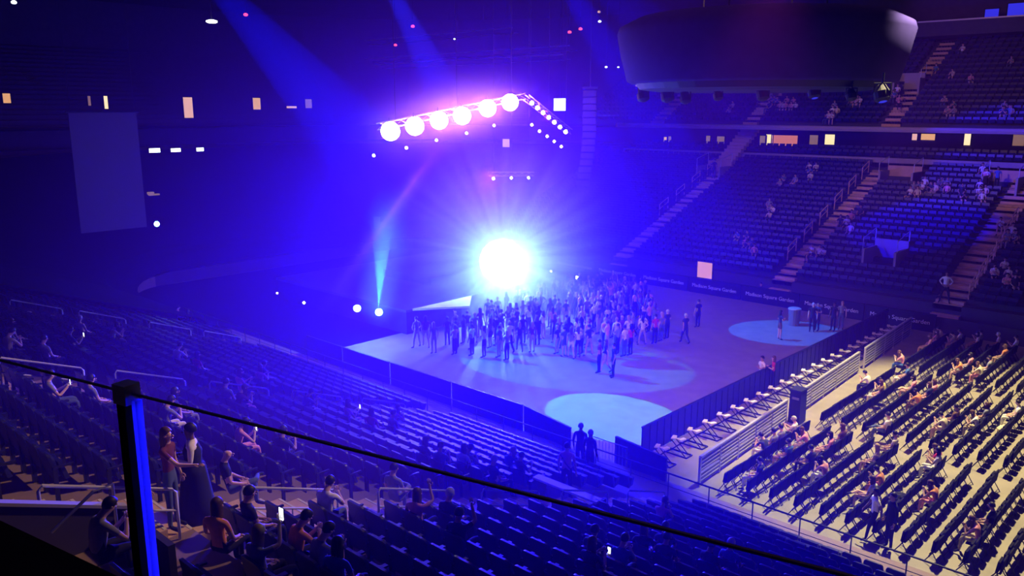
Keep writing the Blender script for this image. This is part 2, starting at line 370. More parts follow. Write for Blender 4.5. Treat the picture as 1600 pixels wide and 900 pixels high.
# tan vomitories on the dark left stand
def portal(c, w, d, h, rz, label, inner='aisle', cat='stand entrance'):
    root = empty('stand_portal', c, rz, label, cat)
    MB().span((-w / 2, -.1, -.4), (-w / 2 + .15, d, h * .75)).build('side_wall', M['fascia'], root); MB().span((w / 2 - .15, -.1, -.4), (w / 2, d, h * .75)).build('side_wall', M['fascia'], root)
    MB().span((-w / 2, d - .05, -.4), (w / 2, d + .1, h)).build('back_wall', M[inner], root)
    MB().span((-w / 2, -.1, -.35), (w / 2, d, -.25)).build('ramp', M['aisle'], root)
    t = MB()
    for sx in (-1, 1):
        t.tube([(sx * w / 2, 0, h * .75), (sx * w / 2, 0, h + .25), (sx * w / 2, d, h + .7), (sx * w / 2, d, h)], .03, 6)
    t.build('guard_rail', M['rail_paint'], root)
    return root
def on_far(u, i): return Vector((u, FV1 + row_d(i), row_z(i) + .1))
portal((-2.6, FV1 + row_d(3), row_z(3)), 2.2, 2.2, 1.9, 0, 'grey walled entrance ramp low in the middle of the far stand', 'fascia')
portal((-6.0, FV1 + row_d(17), row_z(17)), 2.6, 2.0, 1.5, 0, 'tan entrance at the top of the far stand, middle of three')
portal((-21.9, FV1 + row_d(16), row_z(16)), 2.4, 2.0, 1.6, 0, 'tan entrance at the top of the far stand, left of three, person in it')
portal((1.2, FV1 + row_d(17), row_z(17)), 2.4, 2.0, 1.5, 0, 'tan entrance at the top of the far stand, right of three, by the rail')
portal((-8.5, FV1 + urow_d(6), urow_z(6)), 2.2, 1.2, 1.8, 0, 'pale entrance in the upper stand above the balcony, right of two', 'fascia')
portal((-20.9, FV1 + urow_d(5), urow_z(5)), 1.6, 1.2, 1.6, 0, 'pale entrance in the upper stand above the balcony, left of two', 'fascia')
for (x, y, w_, lb) in [(38, 342, 4.0, 'tan lit stair strip on the dark stand at the left edge'), (262, 312, 3.0, 'orange self-glowing stair strip on the dark stand below the pale screen')]:
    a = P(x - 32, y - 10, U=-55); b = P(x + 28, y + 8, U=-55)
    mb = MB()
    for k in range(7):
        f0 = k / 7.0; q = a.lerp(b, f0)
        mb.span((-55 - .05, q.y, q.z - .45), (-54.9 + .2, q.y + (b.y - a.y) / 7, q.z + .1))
    tag(mb.build('stair_flight', M['glow_dim'] if x > 100 else M['aisle']), lb, 'stairs')  # orange flight glows by itself: its lamplight is put into the material

# ---------- far boards with lettering ----------
def text_mesh(body, size, m, loc, rot, name='lettering', parent=None, ext=.01):
    cu = bpy.data.curves.new(name, 'FONT'); cu.body = body; cu.size = size; cu.extrude = ext; cu.align_x = 'CENTER'; cu.align_y = 'CENTER'
    o = bpy.data.objects.new('tmp_text', cu); COL.objects.link(o)
    dg = bpy.context.evaluated_depsgraph_get(); me = bpy.data.meshes.new_from_object(o.evaluated_get(dg))
    bpy.data.objects.remove(o); me.materials.clear(); me.materials.append(m)
    t = bpy.data.objects.new(name, me); COL.objects.link(t); t.location = loc; t.rotation_euler = rot
    if parent is not None: t.parent = parent
    return t
for k in range(9):
    x = -33.2 + 4.2 * k
    b = MB().span((-2.05, -.05, 0), (2.05, .05, 1.05)).span((-2.05, -.09, 1.0), (2.05, .09, 1.08)).build('dasher_board', M['black'], loc=(x, FV1 + .18, 0))
    tag(b, 'black board with pale lettering along the far wall, %s from the right' % nth(9 - k), 'board', 'boards along the far edge of the floor')
    text_mesh('Madison Square Garden', .36, M['lettering'], (0, -.07, .55), (R(90), 0, 0), parent=b)

# ---------- blacked-out GA fence across the floor ----------
def panel_fence(u, v0, v1, n, h, face, label, group):
    L = (v1 - v0) / n
    for k in range(n):
        c = v0 + L * (k + .5)
        o = MB().span((-.02, -L / 2 + .02, .03), (.02, L / 2 - .02, h)).build('black_fence', M['fence'], loc=(u, c, 0))
        tag(o, label % nth(k + 1), 'fence', group)
        fr = MB()
        for q in range(4): fr.span((.02, -L / 2 + L * q / 4 + .01, .03), (.05, -L / 2 + L * q / 4 + .05, h))
        fr.span((-.035, -L / 2, h - .02), (.05, L / 2, h + .03)).build('frame', M['dark_metal'], o)
panel_fence(0.0, 1.3, 27.3, 13, 1.2, 1, 'black fence panel crossing the floor, %s from the near side', 'black fence across the floor')
# near side fence panels
k = 0
for (a, b) in [((-20.5, .1), (-17.4, .1)), ((-17.3, .1), (-13.6, .1)), ((-13.5, .1), (-9.3, .1)), ((-9.2, .1), (-5.0, .1)), ((-4.9, .1), (-2.0, -.5))]:
    k += 1; a = Vector((*a, 0)); b = Vector((*b, 0)); c = (a + b) / 2; L = (b - a).length; rz = math.atan2(b.y - a.y, b.x - a.x)
    o = MB().span((-L / 2, -.03, .02), (L / 2, .03, 1.15)).build('black_fence', M['fence'], loc=c); o.rotation_euler[2] = rz
    tag(o, 'solid black fence panel along the near side of the floor, %s from the left' % nth(k), 'fence', 'black panels along the near side')
    MB().span((-L / 2, -.045, 1.15), (L / 2, .045, 1.19)).build('top_rail', M['dark_metal'], o)
a = P(961, 728); b = P(1040, 765); L = (b - a).length
g = MB().span((0, -.04, .02), (L, .04, 1.15)).build('gate', M['fence'], loc=a); g.rotation_euler[2] = math.atan2(b.y - a.y, b.x - a.x)
tag(g, 'slanting black gate panel at the near corner of the floor beside the fence', 'gate')
MB().span((0, -.05, 1.15), (L, .05, 1.18)).build('top_rail', M['dark_metal'], g)
# mesh barricade between the guards and the gate
br = empty('crowd_barrier', (-.3, -.35, 0), R(0), 'pale wire barrier between the two guards and the black gate', 'barrier')
m_ = MB()
for q in range(12): m_.tube([(-.9 + .15 * q, 0, .15), (-.9 + .15 * q, 0, 1.0)], .008, 5)
m_.build('bars', M['steel'], br); MB().tube([(-.95, 0, .05), (-.95, 0, 1.05), (.8, 0, 1.05), (.8, 0, .05)], .02, 6).build('frame', M['steel'], br)

# folding braces behind the fence
def brace(loc, lb):
    r = empty('fence_brace', loc, 0, lb, 'fence brace', 'braces behind the black fence')
    t = MB()
    for s_ in (-.13, .13):
        t.tube([(-.38, s_, .03), (.25, s_, .58)], .022, 6); t.tube([(.38, s_, .03), (-.25, s_, .58)], .022, 6)
    t.build('crossed_legs', M['dark_metal'], r)
    MB().tube([(-.5, -.2, .03), (.5, -.2, .03)], .03, 6).tube([(-.5, .2, .03), (.5, .2, .03)], .03, 6).tube([(.5, -.2, .03), (.5, .2, .03)], .03, 6).build('foot_frame', M['dark_metal'], r)
    MB().box((-.2, .0, .62), (.16, .34, .05), rz=.3).box((.14, .02, .62), (.16, .30, .05), rz=-.3).box((-.02, 0, .6), (.3, .07, .04)).build('top_plate', M['white_paint'], r)
    return r
b0 = brace((.85, 1.4, 0), 'white topped folding brace behind the black fence, first from the near side')
for k in range(1, 22):
    dup(b0, (.85, 1.4 + 1.15 * k, 0), 0, 'white topped folding brace behind the fence, %s from the near side' % nth(k + 1))

# grey barricade in front of the folding chairs
def barricade(v0, v1, n, seg):
    for k in range(n):
        L = (v1 - v0) / n; c = v0 + L * (k + .5); u = 2.95 - 1.35 * (c / 26.5)
        r = empty('barricade_section', (u, c, 0), math.atan2(1.35, 26.5), 'grey slatted barricade section, %s of the %s run from the near side' % (nth(k + 1), seg), 'barricade', 'grey barricade before the chairs')
        MB().span((-.02, -L / 2 + .03, .12), (.02, L / 2 - .03, .5)).span((-.02, -L / 2 + .03, .56), (.02, L / 2 - .03, 1.05)).build('panel', M['board_grey'], r)
        MB().span((-.05, -L / 2, 1.07), (.05, L / 2, 1.14)).build('top_rail', M['rail_grey'], r)
        for sx in (-1, 1):
            MB().span((-.04, sx * L / 2 - .035, 0), (.04, sx * L / 2 + .035, 1.1)).build('post', M['rail_grey'], r)
        s2 = MB(); [s2.span((.02, -L / 2 + .05, .2 + .14 * q), (.04, L / 2 - .05, .23 + .14 * q)) for q in range(6)]
        s2.build('slat', M['rail_grey'], r)
barricade(.6, 8.2, 5, 'near'); barricade(9.3, 17.3, 5, 'middle'); barricade(18.2, 26.4, 5, 'far')
# brown portable stand / bin at the opening
bn = empty('equipment_case', (2.75, 8.8, 0), 0, 'tall dark case standing in the gap of the grey barricade', 'case')
MB().box((0, 0, .75), (.5, .62, 1.4), taper=.94).build('body', M['black'], bn)
MB().box((0, 0, 1.48), (.52, .64, .06)).build('lid', M['dark_metal'], bn); MB().box((.03, -.33, 1.15), (.3, .02, .1)).build('label_plate', M['board_grey'], bn)
tb = empty('trash_bin', P(1240, 508), 0, 'grey trash bin standing by the far wall near the blue light pool', 'trash bin')
MB().lathe([(.3, 0), (.36, .95), (.37, 1.0)], n=14).build('body', M['board_grey'], tb); MB().lathe([(.39, 1.0), (.39, 1.06), (.3, 1.1)], n=14).build('rim', M['rail_grey'], tb)

# ---------- handrails in the near stand ----------
def handrail(u, v0, v1, z0, z1, lb, grp):
    r = empty('aisle_handrail', (u, v0, z0), 0, lb, 'handrail', grp); L = v1 - v0; dz = z1 - z0
    MB().tube([(0, 0, 0), (0, 0, .86), (0, .06, .93), (0, L - .06, .93 + dz), (0, L, .86 + dz), (0, L, dz)], .026, 8).build('outer_rail', M['rail_paint'], r, smooth=True)
    MB().tube([(0, .02, .55), (0, L - .02, .55 + dz)], .02, 8).build('mid_rail', M['rail_paint'], r)
    MB().tube([(0, L * .5, .5 * dz - .05), (0, L * .5, .5 * dz + .55)], .016, 6).build('post', M['rail_paint'], r)
def surf(v): return .35 + .36 * (-2.3 - v)
for nm, u, starts in [('right', 4.25, [-20.3, -17.25, -14.35, -11.45, -8.6, -5.7]), ('middle', -6.45, [-17.85, -15.1, -12.4, -9.6, -6.8]), ('left', -21.3, [-16.0, -13.4, -10.8, -7.8, -5.2])]:
    for k, v in enumerate(starts):
        handrail(u, v, v + 1.95, surf(v), surf(v + 1.95), 'two-bar metal handrail in the %s aisle of the near stand, %s from the top' % (nm, nth(k + 1)), 'handrails of the %s near aisle' % nm)
for nm, u, n0 in [('right', 3.4, 1), ('middle', -8.9, 3), ('left', -22.5, 8)]:
    for k in range(6):
        i = n0 + 2 * k + (k if nm != 'right' else 0); v = FV1 + row_d(i); 
        if i > 18: break
        r = empty('aisle_handrail', (u, v, row_z(i)), 0, 'short steep handrail on the %s far aisle, %s from the floor' % (nm, nth(k + 1)), 'handrail', 'handrails of the %s far aisle' % nm)
        MB().tube([(0, 0, 0), (0, 0, .95), (0, 1.3, 1.45), (0, 1.3, .5)], .04, 6).build('outer_rail', M['beige'], r); MB().tube([(0, 0, .55), (0, 1.3, 1.05)], .03, 6).build('mid_rail', M['beige'], r)
# portal walls in the near stand at bottom left
pa_, pb_ = P(-30, 786, U=4.6), P(196, 791, U=4.6)
pw = empty('stand_portal', pa_, 0, 'dark walled entrance at the bottom left of the near stand, sloping handrails', 'stand entrance')
wl_ = pb_.y - pa_.y
def slope_prism(x0, x1, z0, z1):
    e_ = pb_ - pa_
    return MB().add([(x0, 0, z0), (x1, 0, z0), (x1, wl_, z0 + e_.z), (x0, wl_, z0 + e_.z), (x0, 0, z1), (x1, 0, z1), (x1, wl_, z1 + e_.z), (x0, wl_, z1 + e_.z)], [(0, 3, 2, 1), (4, 5, 6, 7), (0, 1, 5, 4), (1, 2, 6, 5), (2, 3, 7, 6), (3, 0, 4, 7)])
slope_prism(0, .1, -1.0, 0).build('side_wall', M['wall'], pw); slope_prism(-.03, .13, 0, .05).build('cap', M['rail_grey'], pw)
MB().span((.1, wl_ - .1, pb_.z - pa_.z - 1.0), (1.6, wl_, pb_.z - pa_.z)).build('end_wall', M['wall'], pw)
for n_, (x0, y0, x1, y1) in enumerate([(80, 832, 146, 768), (185, 840, 211, 815)]):
    h0 = P(x0, y0, U=5.4); h1 = P(x1, y1, U=5.4)
    MB().tube([h0 - pa_, h1 - pa_, h1 - pa_ + Vector((0, .25, .02)), h1 - pa_ + Vector((0, .25, -.7))], .022, 6).build('slanted_handrail', M['steel'], pw)
# white cap of a portal wall among the near seats
wc = empty('portal_ledge', P(885, 765, z=3.0), R(0), 'bright white topped portal ledge among the near seats, person in pale shirt beside it', 'ledge')
MB().span((-1.1, -.13, .0), (1.1, .13, .06)).build('top', M['white_paint'], wc)
MB().span((-1.1, -.3, -.9), (-1.0, .3, 0)).span((1.0, -.3, -.9), (1.1, .3, 0)).build('support', M['dark_metal'], wc)

# ============================ SEATS ============================
def seat_geo(mb, o, rz, full=False):
    c, s = math.cos(rz), math.sin(rz)
    def w(x, y, z): return (o[0] + x * c - y * s, o[1] + x * s + y * c, o[2] + z)
    for (x0, x1, y0, y1, z0, z1, sh) in ((-.24, .24, -.10, -.02, .38, .84, -.10), (-.22, .22, .0, .14, .40, .66, .10)):
        vs = [w(x0, y0, z0), w(x1, y0, z0), w(x1, y1, z0), w(x0, y1, z0), w(x0, y0 + sh, z1), w(x1, y0 + sh, z1), w(x1, y1 + sh, z1), w(x0, y1 + sh, z1)]
        mb.add(vs, [(4, 5, 6, 7), (0, 1, 5, 4), (1, 2, 6, 5), (2, 3, 7, 6), (3, 0, 4, 7)])
def rounded_panel(w, h, t, tilt, base, bow=.03, n=6):
    """upright padded shell: rounded top corners, slight bow; local x across, y front, z up"""
    mb = MB(); out = []
    pts = [(-w / 2, 0), (w / 2, 0)]
    rr = .1
    pts += [(w / 2 - rr + rr * math.cos(a), h - rr + rr * math.sin(a)) for a in [R(18 * q) for q in range(6)]]
    pts += [(-w / 2 + rr + rr * math.cos(a), h - rr + rr * math.sin(a)) for a in [R(90 + 18 * q) for q in range(6)]]
    k = len(pts)
    def pt(x, z, y): return (x, base[1] + y - tilt * z + bow * (1 - (2 * x / w) ** 2) * -1, base[2] + z)
    f = [pt(x, z, t / 2) for x, z in pts]; b = [pt(x, z, -t / 2) for x, z in pts]
    mb.add(f + b, [tuple(range(k - 1, -1, -1)), tuple(range(k, 2 * k))] + [(i, (i + 1) % k, k + (i + 1) % k, k + i) for i in range(k)])
    return mb
def make_seat():
    r = empty('arena_seat', (0, 0, 0), 0, 'x', 'seat')
    rounded_panel(.50, .50, .05, .18, (0, -.04, .38)).build('backrest', M['seat_shell'], r)
    rounded_panel(.42, .38, .05, .18, (0, .005, .42), .02).build('back_cushion', M['seat_fabric'], r)
    MB().box((0, .09, .52), (.44, .07, .36), rx=.28, taper=.92).build('seat_pan', M['seat_fabric'], r)
    for sx in (-1, 1):
        MB().span((sx * .27 - .02, -.1, .0), (sx * .27 + .02, -.03, .60)).box((sx * .27, .07, .62), (.045, .32, .035)).build('armrest', M['dark_metal'], r)
    return r
seat0 = make_seat()
cands = []
def blocks(u, aisles): return not any(a - .25 < u < b + .25 for a, b in aisles)
OCC = {}
for i in range(24):
    v = -(row_d(i) + .45)
    for q in range(130):
        u = -44 + .58 * q
        if u > 22 or not blocks(u, NEAR_AISLES) or u < -27.2: continue
        if -1 < u < 9.2 and False: continue
        p = Vector((u, v, nrow_z(i)))
        if i >= 19 and 4.0 < u < 7.0: continue
        if i >= NLOW and u < -11: continue
        if seen(p + Vector((0, 0, .6)), 40): cands.append((proj(p)[2], p, i, 'near'))
rest = []
cands.sort(key=lambda c: c[0])
near_pick = cands[:300]; rest = [(c[1], 0) for c in cands[300:]]
for (d, p, i, _) in near_pick:
    grp = [a for a in sorted(NEAR_AISLES) if a[1] < p.x]
    ab = grp[-1][1] if grp else -44
    nmA = {4.1: 'right', -6.6: 'middle', -21.4: 'left', 15.0: 'rightmost', -33.6: 'leftmost'}.get(ab, 'leftmost')
    n = int((p.x - ab) / .58) + 1
    lb = 'dark blue seat in the %s row up, %s right of the %s aisle' % (nth(i + 1), nth(n), nmA)
    if d == near_pick[0][0]:
        seat0.location = p; seat0['label'] = lb; seat0['group'] = 'seats of the near stand'
    else: dup(seat0, p, 0, lb, 'seats of the near stand')
for i in range(NLOW):
    v = FV1 + row_d(i) + .45
    for q in range(80):
        u = -40 + .58 * q
        if blocks(u, FAR_AISLES) and not (3 <= i <= 6 and -3.9 < u < -1.3) and not (i >= 17 and (-7.5 < u < -4.5 or -.2 < u < 2.6)):
            p = Vector((u, v, row_z(i)))
            if seen(p): rest.append((p, math.pi))
for i in range(NUP):
    v = FV1 + urow_d(i) + .45
    for q in range(90):
        u = -40 + .58 * q
        if blocks(u, UP_AISLES):
            p = Vector((u, v, urow_z(i)))
            if seen(p): rest.append((p, math.pi))
for i in range(2):
    for q in range(70):
        p = Vector((-34 + .62 * q, FV1 + TOPD + .7 + .9 * i, CLUBZ + .3 * i))
        if seen(p): rest.append((p, math.pi))
sm = MB()
for p, a in rest: seat_geo(sm, p, a)
tag(sm.build('arena_seats', M['seat_shell']), 'rows and rows of dark blue seats filling the far, upper and lower stands', 'seats', kind='stuff')

# ---------- folding chairs on the floor ----------
def make_chair():
    r = empty('folding_chair', (0, 0, 0), 0, 'x', 'chair')
    MB().box((0, -.06, .56), (.42, .07, .34), rx=.12, taper=.94).build('seat', M['chair_pad'], r)
    rounded_panel(.50, .44, .045, .10, (0, -.14, .40), .015).build('backrest', M['chair_pad'], r)
    for sx in (-1, 1):
        MB().tube([(sx * .21, .16, .0), (sx * .215, -.13, .45), (sx * .215, -.18, .72)], .016, 5).build('leg', M['chair_metal'], r)
        MB().tube([(sx * .235, -.30, .0), (sx * .225, -.02, .45)], .016, 5).build('leg', M['chair_metal'], r)
    MB().tube([(-.23, -.24, .1), (.23, -.24, .1)], .011, 5).build('stretcher', M['chair_metal'], r)
    return r
chair0 = make_chair(); cc = []; CHROOT = {}
SEATFLAT = MB().box((0, .04, .43), (.42, .38, .05), rx=.06, taper=.93).mesh('seat_down'); SEATFLAT.materials.append(M['chair_pad'])
BL = [('near', .95, 7.2), ('middle', 8.95, 17.3), ('far', 18.45, 25.6)]
for k in range(20):
    u = 3.75 + .84 * k
    for bn_, v0, v1 in BL:
        if k < 1 and bn_ == 'far': v0 += .0
        n = int((v1 - v0) / .56)
        for q in range(n + 1):
            p = Vector((u + random.uniform(-.02, .02), v0 + .56 * q, 0))
            if seen(p + Vector((0, 0, .4)), 25): cc.append((proj(p)[2], p, k, bn_, q))
cc.sort(key=lambda c: c[0])
CHAIRS = {}
for j, (d, p, k, bn_, q) in enumerate(cc):
    CHAIRS[(k, bn_, q)] = p
    if j < 300:
        lb = 'black folding chair, %s from the near side in the %s row of the %s block' % (nth(q + 1), nth(k + 1), bn_)
        a = math.pi / 2 + random.uniform(-.05, .05)
        if j == 0: chair0.location = p; chair0.rotation_euler[2] = a; chair0['label'] = lb; chair0['group'] = 'folding chairs on the floor'; CHROOT[(round(p.x, 2), round(p.y, 2))] = chair0
        else: CHROOT[(round(p.x, 2), round(p.y, 2))] = dup(chair0, p, a, lb, 'folding chairs on the floor')
lowc = MB()
for (d, p, k, bn_, q) in cc[300:]:
    lowc.box(p + Vector((.06, 0, .56)), (.07, .42, .34)); lowc.box(p + Vector((.16, 0, .62)), (.05, .50, .44), ry=.1)
    for sy in (-.22, .22):
        lowc.tube([p + Vector((-.16, sy, 0)), p + Vector((.15, sy, .5))], .016, 4); lowc.tube([p + Vector((.30, sy, 0)), p + Vector((.02, sy, .45))], .016, 4)
if cc[300:]: tag(lowc.build('folding_chairs', M['chair_pad']), 'black folding chairs furthest back on the floor by the far boards', 'chairs', kind='stuff')

# ============================ STAGE ============================
st = empty('stage', (-20, 15, 0), 0, 'low dark stage with pale deck behind the crowd, flooded with blue light', 'stage')
MB().span((-14, -8.5, 1.35), (0, 8.5, 1.5)).build('deck', M['stage_deck'], st)
MB().span((-13.9, -8.4, 0), (-.1, 8.4, 1.35)).build('skirt', M['drape'], st)
MB().add([(0, -8.0, 1.38), (0, -3.2, 1.38), (1.9, -5.2, 1.38), (0, -8.0, 1.5), (0, -3.2, 1.5), (1.9, -5.2, 1.5)], [(2, 1, 0), (3, 4, 5), (0, 1, 4, 3), (1, 2, 5, 4), (2, 0, 3, 5)]).build('deck_wing', M['white_paint'], st)
MB().span((.0, -5.4, 0), (1.0, -5.0, 1.36)).build('wing_skirt', M['drape'], st)
MB().span((-9, -3, 1.5), (-4, 4.5, 2.0)).build('riser', M['stage_deck'], st)
# lamp wheel at the stage front: a round cluster of lamps on a stand
fw = Vector((1, -1.0, .25)).normalized()
lw = empty('spotlight_cluster', GL, 0, 'blinding round cluster of cyan white lamps at the stage front', 'stage light')
MB().lathe([(1.35, -.3), (1.5, 0)], ax=fw, n=32).build('housing', M['black'], lw)
MB().lathe([(1.45, .01), (1.35, .07), (.95, .16), (.45, .22), (.02, .24)], ax=fw, n=32).build('lens', M['core_lens'], lw, smooth=True)
MB().tube([(-.15, .12, -1.8), (-.15, .12, -.9)], .06, 8).lathe([(.5, -1.8), (.5, -1.74)], n=16).build('stand', M['dark_metal'], lw)
# two bright lamps at the near corner of the stage
def par(loc, r, aim, lens, label, grp=None, cat='stage light', yoke=True):
    o = empty('stage_lamp', loc, 0, label, cat, grp); a = Vector(aim).normalized()
    MB().lathe([(r * .55, -r * 1.5), (r * .9, -r * .9), (r, 0), (r * 1.06, .02)], ax=a, n=14).build('housing', M['black'], o)
    MB().lathe([(r * .92, .025), (r * .7, r * .16), (.01, r * .24)], ax=a, n=14).build('lens', lens, o, smooth=True)
    if yoke: MB().tube([(-r * 1.1, 0, 0), (-r * 1.1, 0, r * 1.5), (r * 1.1, 0, r * 1.5), (r * 1.1, 0, 0)], r * .1, 6).build('yoke', M['dark_metal'], o)
    return o
tocam = lambda p: (Vector((CU, CV, CH)) - Vector(p)).normalized()
for (x, y, lb) in [(558, 482, 'bright white floor lamp left of the stage, left of the pair'), (592, 488, 'bright white floor lamp left of the stage with a beam rising from it')]:
    p = P(x, y, z=1.8); par(p, .22, tocam(p) + Vector((0, 0, .3)), M['core_lens'], lb, yoke=False)
    light('floor_lamp_light', 'POINT', p + tocam(p) * .6, 260, (.35, .6, 1.0), .1)
    if x > 580: light('beam_light', 'SPOT', p + Vector((0, 0, .3)), 9000, (.10, .5, 1.0), .03, p + Vector((.5, .4, 8)), 17, .3)
for (x, y, dd, r, lb, mk) in [(245, 350, 62, .2, 'bright white lamp shining alone on the dark left stand', 'core_lens'), (901, 434, 58, .14, 'white lamp above the left edge of the crowd', 'white_lens'), (861, 424, 58, .08, 'tiny white lamp right of the lamp wheel', 'white_lens'), (475, 473, 60, .09, 'small white lamp left of the floor lamps', 'white_lens'), (433, 458, 62, .07, 'dim tiny lamp furthest left beside the stage', 'small_lens')]:
    p = P(x, y, dist=dd) if x not in (475, 433) else P(x, y, z=.9); par(p, r, tocam(p), M[mk], lb)
p = P(245, 350, dist=62); light('lone_lamp_light', 'POINT', p + tocam(p), 60, (.7, .75, 1), .1)
p = P(589, 348, U=-24); o = empty('banner', p, R(40), 'small pale strip hanging above the floor lamps', 'banner')
MB().span((-.2, -.02, -.35), (.2, .02, .35)).build('cloth', M['screen_cloth'], o); MB().tube([(-.25, 0, .37), (.25, 0, .37)], .03, 6).build('bar', M['dark_metal'], o)

# ---------- truss rig ----------
def truss(a, b, label, n=18, w=.35):
    a = Vector(a); b = Vector(b); r = empty('lighting_truss', a, 0, label, 'truss')
    d = b - a; t = d.normalized(); s_ = t.cross(Vector((0, 0, 1))).normalized() * w / 2; u_ = s_.cross(t).normalized() * w / 2
    c = MB(); L = MB()
    cs = [s_ + u_, s_ - u_, -s_ - u_, -s_ + u_]
    for q in cs: c.tube([q, d + q], .03, 6)
    for k in range(n):
        for j in range(4): L.tube([d * (k / n) + cs[j], d * ((k + 1) / n) + cs[(j + 1) % 4]], .015, 4)
    c.build('chord', M['steel'], r); L.build('lacing', M['steel'], r)
    h = MB()
    for f_ in (.1, .5, .9): h.tube([d * f_, (d * f_)[:2] + (23.95 - a.z,)] if False else [d * f_, Vector((d.x * f_, d.y * f_, 23.95 - a.z))], .02, 5)
    h.build('chain', M['dark_metal'], r)
    return r
UT = -20.6
A = P(592, 198, U=UT); B = P(818, 150, U=UT); C = P(890, 206, U=UT)
truss(A, B, 'long raked lighting truss carrying the pinkish white blinders'); truss(P(822, 152, U=UT), C, 'short lighting truss sloping down to the right with small lamps', 10)
LP = [(610, 205), (648, 197), (686, 188), (722, 181), (762, 169), (797, 160)]
for k, (x, y) in enumerate(LP):
    p = P(x, y, U=UT + .5)
    o = empty('blinder_light', p, 0, 'blazing pinkish white blinder on the raked truss, %s from the left' % nth(k + 1), 'stage light', 'blinders on the raked truss')
    a = tocam(p)
    MB().lathe([(.34, -.4), (.50, -.15), (.54, 0)], ax=a, n=20).build('housing', M['black'], o)
    MB().lathe([(.52, .01), (.48, .07), (.3, .14), (.01, .17)], ax=a, n=20).build('lens', M['blinder_lens'], o, smooth=True)
    MB().tube([(-.1, 0, .3), (-.1, 0, .75)], .04, 6).build('clamp', M['dark_metal'], o)
    light('blinder_glow', 'POINT', p + a * .9, 330, (1.0, .24, .36), .3)
for k in range(7):
    p = P(831 + 8.8 * k, 161 + 7.5 * k, U=UT + .4); par(p, .15, tocam(p), M['small_lens'], 'pinkish lamp of the upper row on the sloping truss, %s from the top' % nth(k + 1), 'upper lamps of the sloping truss')
light('slope_glow', 'POINT', P(855, 182, U=UT + 1.2), 500, (1.0, .26, .4), .2)
for k, (x, y) in enumerate([(831, 195), (843, 205), (855, 213), (866, 221), (877, 229)]):
    p = P(x, y, U=UT); par(p, .1, tocam(p), M['small_lens'], 'small lamp of the lower row under the sloping truss, %s from the left' % nth(k + 1), 'lower lamps of the sloping truss')
for k, (x, y) in enumerate([(584, 243), (635, 231), (682, 219), (729, 208), (772, 196)]):
    p = P(x, y, U=UT - .5); par(p, .09, tocam(p), M['small_lens'], 'small hanging lamp below the blinders, %s from the left' % nth(k + 1), 'small lamps below the blinders')
for k, (x, y, tx, ty) in enumerate([(771, 279, 745, 340), (799, 278, 850, 330), (826, 278, 880, 312)]):
    p = P(x, y, U=UT - 1); par(p, .1, tocam(p), M['white_lens'], 'small white moving lamp above the lamp wheel, %s of three' % nth(k + 1), 'lamps above the lamp wheel')
    light('thin_beam', 'SPOT', p + Vector((0, 0, -.2)), 500 if k < 2 else 200, (.2, .4, 1.0), .02, P(tx, ty, U=UT - 1), 5, .3)
truss(P(765, 272, U=UT - 1), P(832, 272, U=UT - 1), 'short dark truss holding three small lamps above the lamp wheel', 6, .25)
# beams down from the blinders and a beam added for the magenta reflection on the glass
for (x, y, tx, ty, an, pw_, col) in [(655, 235, 648, 330, 5, 700, (.9, .3, .8)), (690, 222, 525, 455, 3.2, 26000, (1.0, .12, .5)), (735, 205, 748, 280, 4, 600, (.9, .3, .9)), (668, 232, 655, 330, 3, 600, (.9, .3, .8))]:
    p = P(x, y, U=UT + .2); light('truss_beam', 'SPOT', p, pw_, col, .02, P(tx, ty, U=UT + .2), an, .5)
p = P(836, 418, U=-20); light('side_beam', 'SPOT', p, 1500, (.2, .55, 1.0), .03, P(945, 383, U=-20), 7, .4)

# ---------- hanging speaker column ----------
sp = empty('line_array_speaker', P(922, 138, U=UT + 1.2), 0, 'tall curved black speaker column hanging right of the truss', 'loudspeaker')
top = P(925, 138, U=UT + 1.2); nb = 14
for k in range(nb):
    f_ = k / (nb - 1); z = -.35 - 6.0 * f_; off = -.9 * max(0, f_ - .45) ** 1.6
    ax = Vector((-off * .75, -off * .75, 0)) * -1
    c_ = Vector((ax.x, ax.y, z)); tl = R(22) * max(0, f_ - .3)
    bx = MB().box((0, 0, 0), (.95, .62, .40), taper=.96).build('cabinet', M['black'], sp, loc=c_); bx.rotation_euler = (tl, 0, R(35))
    MB().box((0, -.325, 0), (.80, .03, .32)).build('grille', M['fence'], bx)
MB().box((0, 0, .02), (1.0, .7, .14), rz=R(35)).build('bumper', M['dark_metal'], sp); MB().tube([(0, 0, 0), (0, 0, 23.9 - top.z)], .03, 6).build('chain', M['dark_metal'], sp)
# ---------- pale hanging screen at left ----------
q = [P(*n, U=-40) for n in [(105, 175), (217, 178), (229, 357), (122, 362)]]
sc = empty('projection_screen', (-40, -1.6, 5.1), 0, 'tall pale blank screen hanging in front of the dark left stand', 'screen')
MB().span((-.03, -2.15, 0), (.03, 2.1, 7.6)).build('cloth', M['screen_cloth'], sc); MB().tube([(0, -2.3, 7.65), (0, 2.25, 7.65)], .06, 8).build('roller', M['dark_metal'], sc)
MB().tube([(0, -2, 7.6), (0, -2, 18.7)], .02, 5).tube([(0, 2, 7.6), (0, 2, 18.7)], .02, 5).build('cable', M['dark_metal'], sc)

